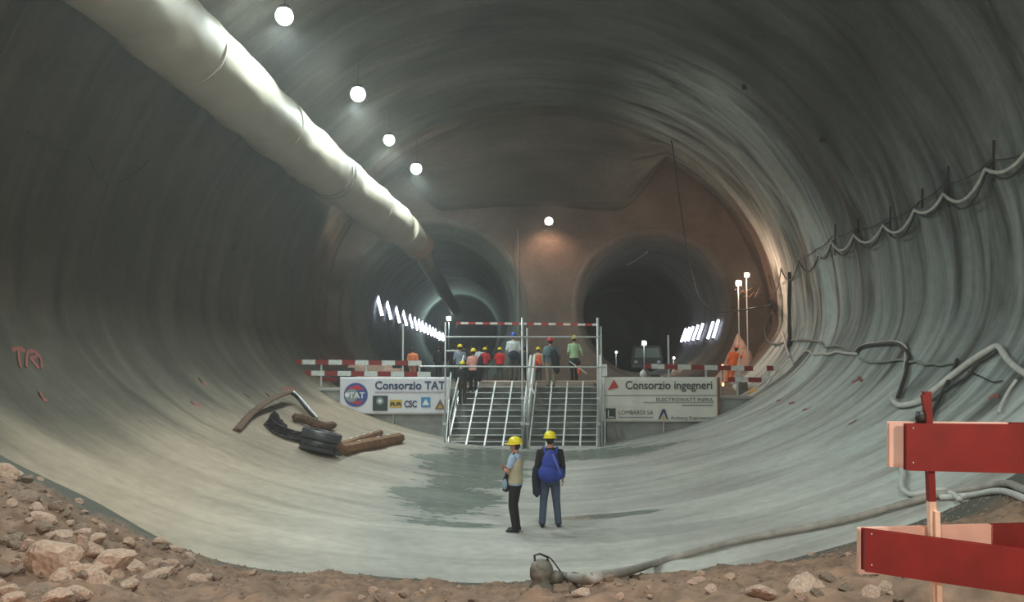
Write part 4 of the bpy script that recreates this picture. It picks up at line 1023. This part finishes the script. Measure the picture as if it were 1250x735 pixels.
# ------------------------------------------------------------------ people
CM = {}
def cloth(c, rough=.8):
    if c not in CM: CM[c] = mat('cloth_%d' % len(CM), c, rough, var=.12, vs=9)
    return CM[c]
def hand(mb, w, d, side, curl=.5):
    """palm, four unequal fingers and a thumb from wrist w along direction d"""
    d = Vector(d).normalized(); inn = Vector((-side, 0, 0)); inn = (inn - d * inn.dot(d)).normalized(); fw = d.cross(inn) * side
    if fw.y < 0: fw = -fw
    p = w + d * .09
    mb.tube([w - d * .01, w + d * .03, p], [.026, .036, .036], 10, [.019, .016, .013], up=fw)
    for k, L in enumerate((.070, .080, .074, .058)):
        b0 = p - d * .006 + fw * (.030 - .019 * k)
        mb.tube([b0 - d * .02, b0, b0 + d * L * .5 + inn * .012 * curl, b0 + d * L * .85 + inn * .05 * curl, b0 + d * L * .9 + inn * .065 * curl], [.0092, .0092, .0085, .008, .006], 8)
    tb = w + d * .03 + fw * .028
    mb.tube([tb - fw * .01, tb + fw * .022 + d * .022 + inn * .01, tb + fw * .034 + d * .045 + inn * .02, tb + fw * .036 + d * .064 + inn * .028], [.013, .012, .0105, .008], 8)
ARMS = {
 'down': lambda s: ((.195 * s, 0, 1.42), (.245 * s, -.02, 1.14), (.255 * s, .06, .90), (.02 * s, .2, -1)),
 'held': lambda s: ((.195 * s, 0, 1.42), (.25 * s, -.03, 1.15), (.19 * s, .16, 1.04), (-.3 * s, 1, .1)),
 'front': lambda s: ((.19 * s, 0, 1.42), (.25 * s, .02, 1.16), (.12 * s, .24, 1.18), (-.6 * s, .8, .1)),
 'cross': lambda s: ((.19 * s, .01, 1.42), (.24 * s, .11, 1.17), (-.04 * s, .25, 1.19 + .05 * (s > 0)), (-1 * s, .05, .0)),
 'out': lambda s: ((.195 * s, 0, 1.42), (.30 * s, -.04, 1.17), (.36 * s, .06, .96), (.1 * s, .2, -1)),
 'up': lambda s: ((.195 * s, 0, 1.43), (.36 * s, .1, 1.32), (.42 * s, .28, 1.50), (.1 * s, .6, .8)),
}
def person(label, px, py, D, h, rz, top, legs, helmet, shoes=(.02, .02, .02), al='down', ar='down', zb=None, vox=.012, sleeves=True, coat=0, vest=None, stance=.10, group=None, walk=0, skin=None, bulk=1.0, lean=0):
    """px,py: pixel of the point between the feet (py ignored if zb is given)"""
    x = xat(px, D)
    if zb is None: zb = at(px, py, D).z
    sc = h / 1.80
    root = thing('person', label, 'person', (x, D, zb), rz, group, sc)
    if lean: root.rotation_euler = (0, lean, rz)
    body = MB(); S = skin or M['skin']
    body.tube([(0, 0, z) for z in (.84, .93, 1.03, 1.15, 1.28, 1.38, 1.45, 1.49, 1.56)], [.10, .165, .16, .145, .165, .178, .15, .07, .055], 20, [.08, .115, .105, .098, .115, .112, .09, .065, .058], up=(1, 0, 0))
    body.ell((0, .012, 1.652), (.075, .092, .112), 20, 14); body.ell((0, .045, 1.592), (.052, .052, .042))
    body.tube([(0, .095, 1.665), (0, .113, 1.635), (0, .100, 1.625)], [.009, .015, .012], 8)
    for s in (-1, 1): body.ell((s * .076, .005, 1.645), (.012, .02, .03), 8, 8); body.ell((s * .03, .088, 1.675), (.018, .014, .008), 8, 6)
    LEG = {}
    for s in (-1, 1):
        fw = walk * s
        hp = Vector((s * .09, 0, .90)); kn = Vector((s * (.06 + stance * .4), .02 + fw * .14 + .02, .49)); an = Vector((s * stance, fw * .22 - .02, .085))
        LEG[s] = (hp, kn, an)
        body.tube([hp + Vector((0, 0, .04)), hp.lerp(kn, .35), hp.lerp(kn, .8), kn, kn.lerp(an, .3), kn.lerp(an, .85), an, an - Vector((0, 0, .03))], [.085, .080, .060, .054, .056, .038, .036, .036], 14)
        body.tube([an + Vector((0, -.05, -.04)), an + Vector((0, .03, -.035)), an + Vector((0, .13, -.05)), an + Vector((0, .17, -.055))], [.034, .038, .040, .03], 10, [.035, .035, .022, .016], up=(1, 0, 0))
    A = {-1: ARMS[al](-1), 1: ARMS[ar](1)}
    for s in (-1, 1):
        sh, el, wr, hd = [Vector(q) for q in A[s]]
        body.tube([sh + Vector((-s * .06, 0, .005)), sh, sh.lerp(el, .4), el, el.lerp(wr, .3), wr], [.05, .052, .045, .038, .038, .025], 12)
        hand(body, wr, hd, s)
    body.build('body', S, root, vox=min(vox, .0095))
    # jacket or shirt
    j = MB(); b = bulk; zlo = .90 - coat
    j.tube([(0, 0, z) for z in (zlo, lerp(zlo, 1.0, .5), 1.03, 1.15, 1.28, 1.38, 1.45, 1.50)], [(.19 + coat * .1) * b, .185 * b, .178 * b, .172 * b, .19 * b, .2 * b, .17, .085], 24, [(.14 + coat * .08) * b, .135 * b, .13 * b, .125 * b, .14 * b, .135 * b, .115, .08], up=(1, 0, 0))
    for s in (-1, 1):
        sh, el, wr, hd = [Vector(q) for q in A[s]]
        end = el.lerp(wr, .88) if sleeves else sh.lerp(el, .72)
        pts = [sh + Vector((-s * .07, 0, 0)), sh, sh.lerp(el, .4)] + ([el, el.lerp(wr, .4)] if sleeves else []) + [end]
        j.tube(pts, ([.068, .072, .064, .056, .052, .042] if sleeves else [.068, .072, .062, .058]), 14)
    j.build('jacket' if sleeves else 'shirt', cloth(top), root, vox=vox)
    if vest:
        v = MB(); v.tube([(0, 0, z) for z in (.93, 1.03, 1.15, 1.28, 1.37, 1.43)], [.20, .19, .185, .203, .205, .16], 24, [.15, .142, .137, .152, .148, .125], up=(1, 0, 0)); v.build('vest', cloth(vest), root, vox=vox)
    t = MB(); t.tube([(0, 0, z) for z in (.80, .86, .93, 1.0)], [.13, .178, .178, .165], 20, [.10, .13, .13, .12], up=(1, 0, 0))
    for s in (-1, 1):
        hp, kn, an = LEG[s]
        t.tube([hp + Vector((0, 0, .03)), hp.lerp(kn, .35), kn, kn.lerp(an, .5), an + Vector((0, 0, .0)), an + Vector((0, .005, -.03))], [.098, .098, .076, .070, .066, .068], 14)
        f = MB(); f.tube([an + Vector((0, -.075, -.04)), an + Vector((0, -.05, -.038)), an + Vector((0, .03, -.035)), an + Vector((0, .13, -.05)), an + Vector((0, .19, -.058))], [.03, .044, .048, .050, .030], 12, [.035, .044, .046, .030, .018], up=(1, 0, 0))
        f.build('shoe', cloth(shoes), root, vox=max(.01, vox * .9))
    t.build('trousers', cloth(legs), root, vox=vox)
    hr = MB(); hr.ell((0, -.012, 1.665), (.083, .092, .115), 18, 12); hm = hr.mesh()
    bm = bmesh.new(); bm.from_mesh(hm); bmesh.ops.bisect_plane(bm, geom=bm.verts[:] + bm.edges[:] + bm.faces[:], plane_co=(0, .03, 1.65), plane_no=(0, 1, -.35), clear_outer=True); bm.to_mesh(hm); bm.free()
    link('hair', hm, M['hair'], root, True)
    for s in (-1, 1): MB().ell((s * .028, .099, 1.655), (.012, .007, .007), 8, 6).build('eye', M['eye'], root, True)
    MB().ell((0, .096, 1.592), (.024, .006, .006), 10, 6).build('mouth', M['logored'], root, True)
    if helmet:
        he = MB(); rot = Matrix.Rotation(R(-4), 3, 'X')
        he.lathe([(.120, 0), (.122, .012), (.118, .05), (.103, .088), (.075, .115), (.038, .129), (0, .132)], 28, .96, 1.14, (0, 0, 1.685), rot)
        he.lathe([(.112, -.008), (.140, -.010), (.142, -.002), (.118, .008)], 28, .96, 1.12, (0, .006, 1.685), rot)
        hm = he.build('helmet', mat('helmet_shell', helmet, .35), root, True)
        MB().tube([(x_, .13 + .055 * math.cos(x_ * 12) , 1.678) for x_ in (-.09, -.05, 0, .05, .09)], [.012, .03, .036, .03, .012], 10, [.006] * 5, up=(0, 1, 0)).build('peak', hm.data.materials[0], hm, True)
        MB().tube([(0, -.12, 1.755), (0, -.07, 1.800), (0, 0, 1.819), (0, .08, 1.798), (0, .125, 1.75)], .012, 8).build('ridge', hm.data.materials[0], hm, True)
    return root
YEL = (.80, .68, .02); BLK = (.012, .012, .014)
def footY(px, py): h = hit(px, py, 0); return h
# two in the foreground
f1 = footY(629, 649); f2 = footY(671, 643)
p1 = person('person in yellow helmet, pale blue shirt and khaki vest standing with folded arms', 629, 0, f1.y, 1.76, R(78), (.33, .45, .62), BLK, YEL, al='cross', ar='cross', zb=snap(f1.x, f1.y, -.002), vox=.009, sleeves=False, vest=(.46, .43, .30), stance=.085)
p2 = person('person in yellow helmet and black jacket seen from behind carrying a blue rucksack', 671, 0, f2.y, 1.82, R(3), (.012, .012, .014), (.06, .085, .14), YEL, al='held', ar='down', zb=snap(f2.x, f2.y, -.002), vox=.009, stance=.155)
bg = thing('shoulder_bag', 'small dark bag with pale blue panel at the hip of the person folding arms', 'bag', p1.location, R(78))
MB().ell((-.02, .17, .90), (.13, .07, .17)).box((-.02, .17, .86), (.2, .11, .2)).build('bag_body', cloth((.02, .022, .03)), bg, vox=.012)
MB().ell((-.155, .17, .90), (.02, .05, .10)).build('bag_panel', cloth((.22, .32, .42)), bg, True)
MB().tube(smoothpath([(-.1, .17, 1.0), (-.17, .12, 1.2), (-.12, .02, 1.45), (.08, .0, 1.46), (.16, .14, 1.25), (.05, .2, 1.02)], 5), .014, 6).build('strap', cloth((.02, .022, .03)), bg)
M['ruck'] = cloth((.025, .05, .30))
rk = thing('rucksack', 'large blue rucksack slung across the back of the person in black', 'rucksack', p2.location, R(3))
bmx = MB(); bmx.ell((-.02, -.24, 1.22), (.17, .11, .25)).ell((-.06, -.25, 1.06), (.20, .12, .19)).ell((.10, -.23, 1.05), (.16, .10, .14)).ell((-.01, -.22, 1.38), (.12, .08, .12))
bmx.build('rucksack_body', M['ruck'], rk, vox=.012)
MB().ell((-.05, -.35, 1.06), (.12, .04, .13)).build('front_pocket', M['ruck'], rk, vox=.012)
for s in (-1, 1): MB().tube(smoothpath([(s * .10, -.18, 1.42), (s * .13, -.08, 1.53), (s * .14, .08, 1.47), (s * .16, .17, 1.3), (s * .19, .05, 1.1), (s * .16, -.17, 1.0)], 5), .024, 6, .012).build('strap', M['ruck'], rk)
MB().tube(smoothpath([(.02, -.30, 1.43), (.09, -.345, 1.25), (.17, -.31, 1.05)], 5), .02, 6, .010).build('strap', cloth((.10, .15, .45)), rk)
ct = thing('jacket_bundle', 'dark jacket hanging over the left arm of the person with the rucksack', 'jacket', p2.location, R(3))
MB().tube(smoothpath([(-.25, -.02, 1.16), (-.27, .02, .98), (-.27, .0, .80), (-.26, .0, .64), (-.255, 0, .56)], 4), [.06] + [.085] * 6 + [.08] * 6 + [.06, .04, .03, .02], 12, [.04] + [.06] * 6 + [.055] * 6 + [.04, .03, .02, .015]).build('cloth', cloth((.02, .025, .05)), ct, vox=.012)

LZ = Z1 - .008
def onstep(D): return (slope(max(1, min(NS, round((D - SF) / (ST - SF) * NS))))[1] - .015) if D < ST + .1 else LZ
G = lambda px, D: groundz(xat(px, D), D) - .005
bgp = [
 ('person in pale blue jacket and yellow helmet at the left end of the platform', 561.5, 32.0, 1.68, (.22, .28, .36), BLK, YEL, 'held', 'held', G, {}),
 ('person in dark jacket and yellow helmet climbing the left flight, lowest on the stairs', 564.5, 28.35, 1.55, (.02, .02, .024), (.06, .045, .035), YEL, 'down', 'down', onstep, dict(walk=.4)),
 ('person in pink jacket and black trousers at the top of the left flight', 578, 28.8, 1.62, (.72, .34, .30), BLK, YEL, 'front', 'front', onstep, dict(shoes=(.6, .6, .6))),
 ('person in short red jacket, slim, third helmet of the left group', 592, 37.0, 1.56, (.50, .02, .035), (.05, .05, .06), YEL, 'held', 'held', G, {}),
 ('person in wide red jacket with yellow helmet, right of the other red jacket', 610, 36.6, 1.58, (.62, .015, .02), (.05, .055, .06), YEL, 'held', 'held', G, dict(bulk=1.18)),
 ('person in white shirt and blue helmet standing tallest at the top of the stairs', 627, 29.8, 1.84, (.62, .68, .70), (.07, .075, .075), (.03, .12, .55), 'held', 'held', onstep, dict(bulk=1.1)),
 ('person in dark clothes half hidden behind the middle scaffold post', 640, 31.5, 1.62, (.03, .04, .06), BLK, (.05, .07, .15), 'down', 'down', G, {}),
 ('person in orange high visibility vest and yellow helmet right of the middle post', 657, 35.0, 1.58, (.55, .45, .35), (.05, .055, .065), YEL, 'held', 'down', G, dict(vest=(.85, .16, .04))),
 ('person in red helmet and grey blue jacket on the top steps of the right flight', 672, 29.1, 1.84, (.10, .14, .17), (.24, .20, .16), (.62, .02, .03), 'down', 'out', onstep, dict(walk=.25, bulk=1.08)),
 ('person in pale green shirt and yellow helmet near the right scaffold post', 701, 30.1, 1.72, (.42, .62, .38), BLK, YEL, 'held', 'out', onstep, dict(stance=.09, bulk=1.05)),
 ('person in orange vest standing alone behind the left striped barrier', 504, 33.5, 1.60, (.70, .20, .08), (.35, .15, .10), None, 'down', 'down', G, {}),
 ('person in orange overalls leaning by the spoil heap at the right portal', 888, 34.0, 1.70, (.80, .15, .03), (.80, .15, .03), (.8, .2, .03), 'down', 'up', G, dict(lean=.25)),
 ('leftmost of the far dark people behind the left group', 553, 41, 1.80, (.02, .02, .025), BLK, None, 'down', 'down', G, {}),
 ('far dark person just above the pale blue jacket', 559.5, 40, 1.78, (.05, .03, .025), BLK, None, 'down', 'down', G, {}),
 ('far dark person between the pale blue and pink jackets, left one', 566.5, 41, 1.80, (.02, .025, .03), BLK, None, 'down', 'down', G, {}),
 ('far dark person with brown coat directly above the pink jacket', 576, 40, 1.84, (.05, .03, .035), BLK, None, 'held', 'held', G, {}),
 ('far person in white jacket between the pink and the slim red jacket', 585, 39, 1.62, (.75, .80, .88), (.3, .4, .4), None, 'held', 'held', G, {}),
 ('far dark person standing deeper in the left tunnel behind the red jackets', 594, 43, 1.95, (.03, .04, .04), BLK, None, 'down', 'down', G, {}),
 ('dark far person at the left scaffold post beside the tube lights', 535.5, 38.5, 1.70, (.01, .012, .02), BLK, None, 'down', 'down', G, {}),
]
PP = {}
for lab, px, D, h, top, legs, hel, al, ar, zf, kw in bgp:
    z = zf(px, D) if zf is G else zf(D)
    PP[px] = person(lab, px, 0, D, h, R(random.uniform(-14, 14)), top, legs, hel, al=al, ar=ar, zb=z, vox=.016 if D < 34 else .02, **kw)
# things they carry
def carried(name, px, py, D, r, m, lab, cat, rot=0):
    p = at(px, py, D); o = MB().ell((0, 0, 0), r, 16, 12).box((0, 0, -r[2] * .2), (r[0] * 1.3, r[1] * 1.3, r[2] * 1.3)).build(name, cloth(m), None, vox=.02); o.location = p; o.rotation_euler = (0, rot, 0); return tag(o, lab, cat)
carried('handbag', 653.5, 446, 34.85, (.16, .1, .22), (.55, .02, .05), 'red bag at the left side of the person in the orange vest', 'bag')
carried('coat', 678, 441, 28.95, (.15, .12, .48), (.02, .02, .028), 'dark coat held on the right side by the person in the red helmet', 'coat', -.15)
carried('tied_jacket', 701.5, 443, 29.95, (.23, .15, .20), (.012, .016, .014), 'black jacket tied round the waist of the person in the pale green shirt', 'jacket', .1)
carried('tied_jacket', 627, 433, 29.68, (.22, .11, .17), (.02, .03, .055), 'dark blue jacket tied round the waist of the person in the white shirt', 'jacket')
carried('coat', 586, 450, 28.65, (.13, .12, .50), (.008, .008, .012), 'long black coat hanging at the right of the person in the pink jacket', 'coat', .05)
carried('backpack', 668, 429, 28.9, (.15, .09, .20), (.14, .22, .26), 'grey blue backpack on the person in the red helmet', 'backpack')
carried('bag', 707, 452, 29.75, (.08, .07, .2), (.7, .12, .05), 'orange bag behind the legs of the person in the pale green shirt', 'bag')

# ------------------------------------------------------------------ dusty air
if HAZE:
    hz = bpy.data.materials.new('dusty_air'); hz.use_nodes = True; nt = hz.node_tree; nt.nodes.remove(nt.nodes['Principled BSDF'])
    v = nt.nodes.new('ShaderNodeVolumeScatter'); v.inputs['Density'].default_value = HAZE; v.inputs['Anisotropy'].default_value = .45; v.inputs['Color'].default_value = (.9, .95, .93, 1)
    nt.links.new(v.outputs[0], nt.nodes['Material Output'].inputs['Volume'])
    o = MB().box((2, 46, 7), (44, 124, 22)).build('haze', hz); tag(o, 'thin dusty air filling the cavern and tunnels', 'haze', kind='stuff')
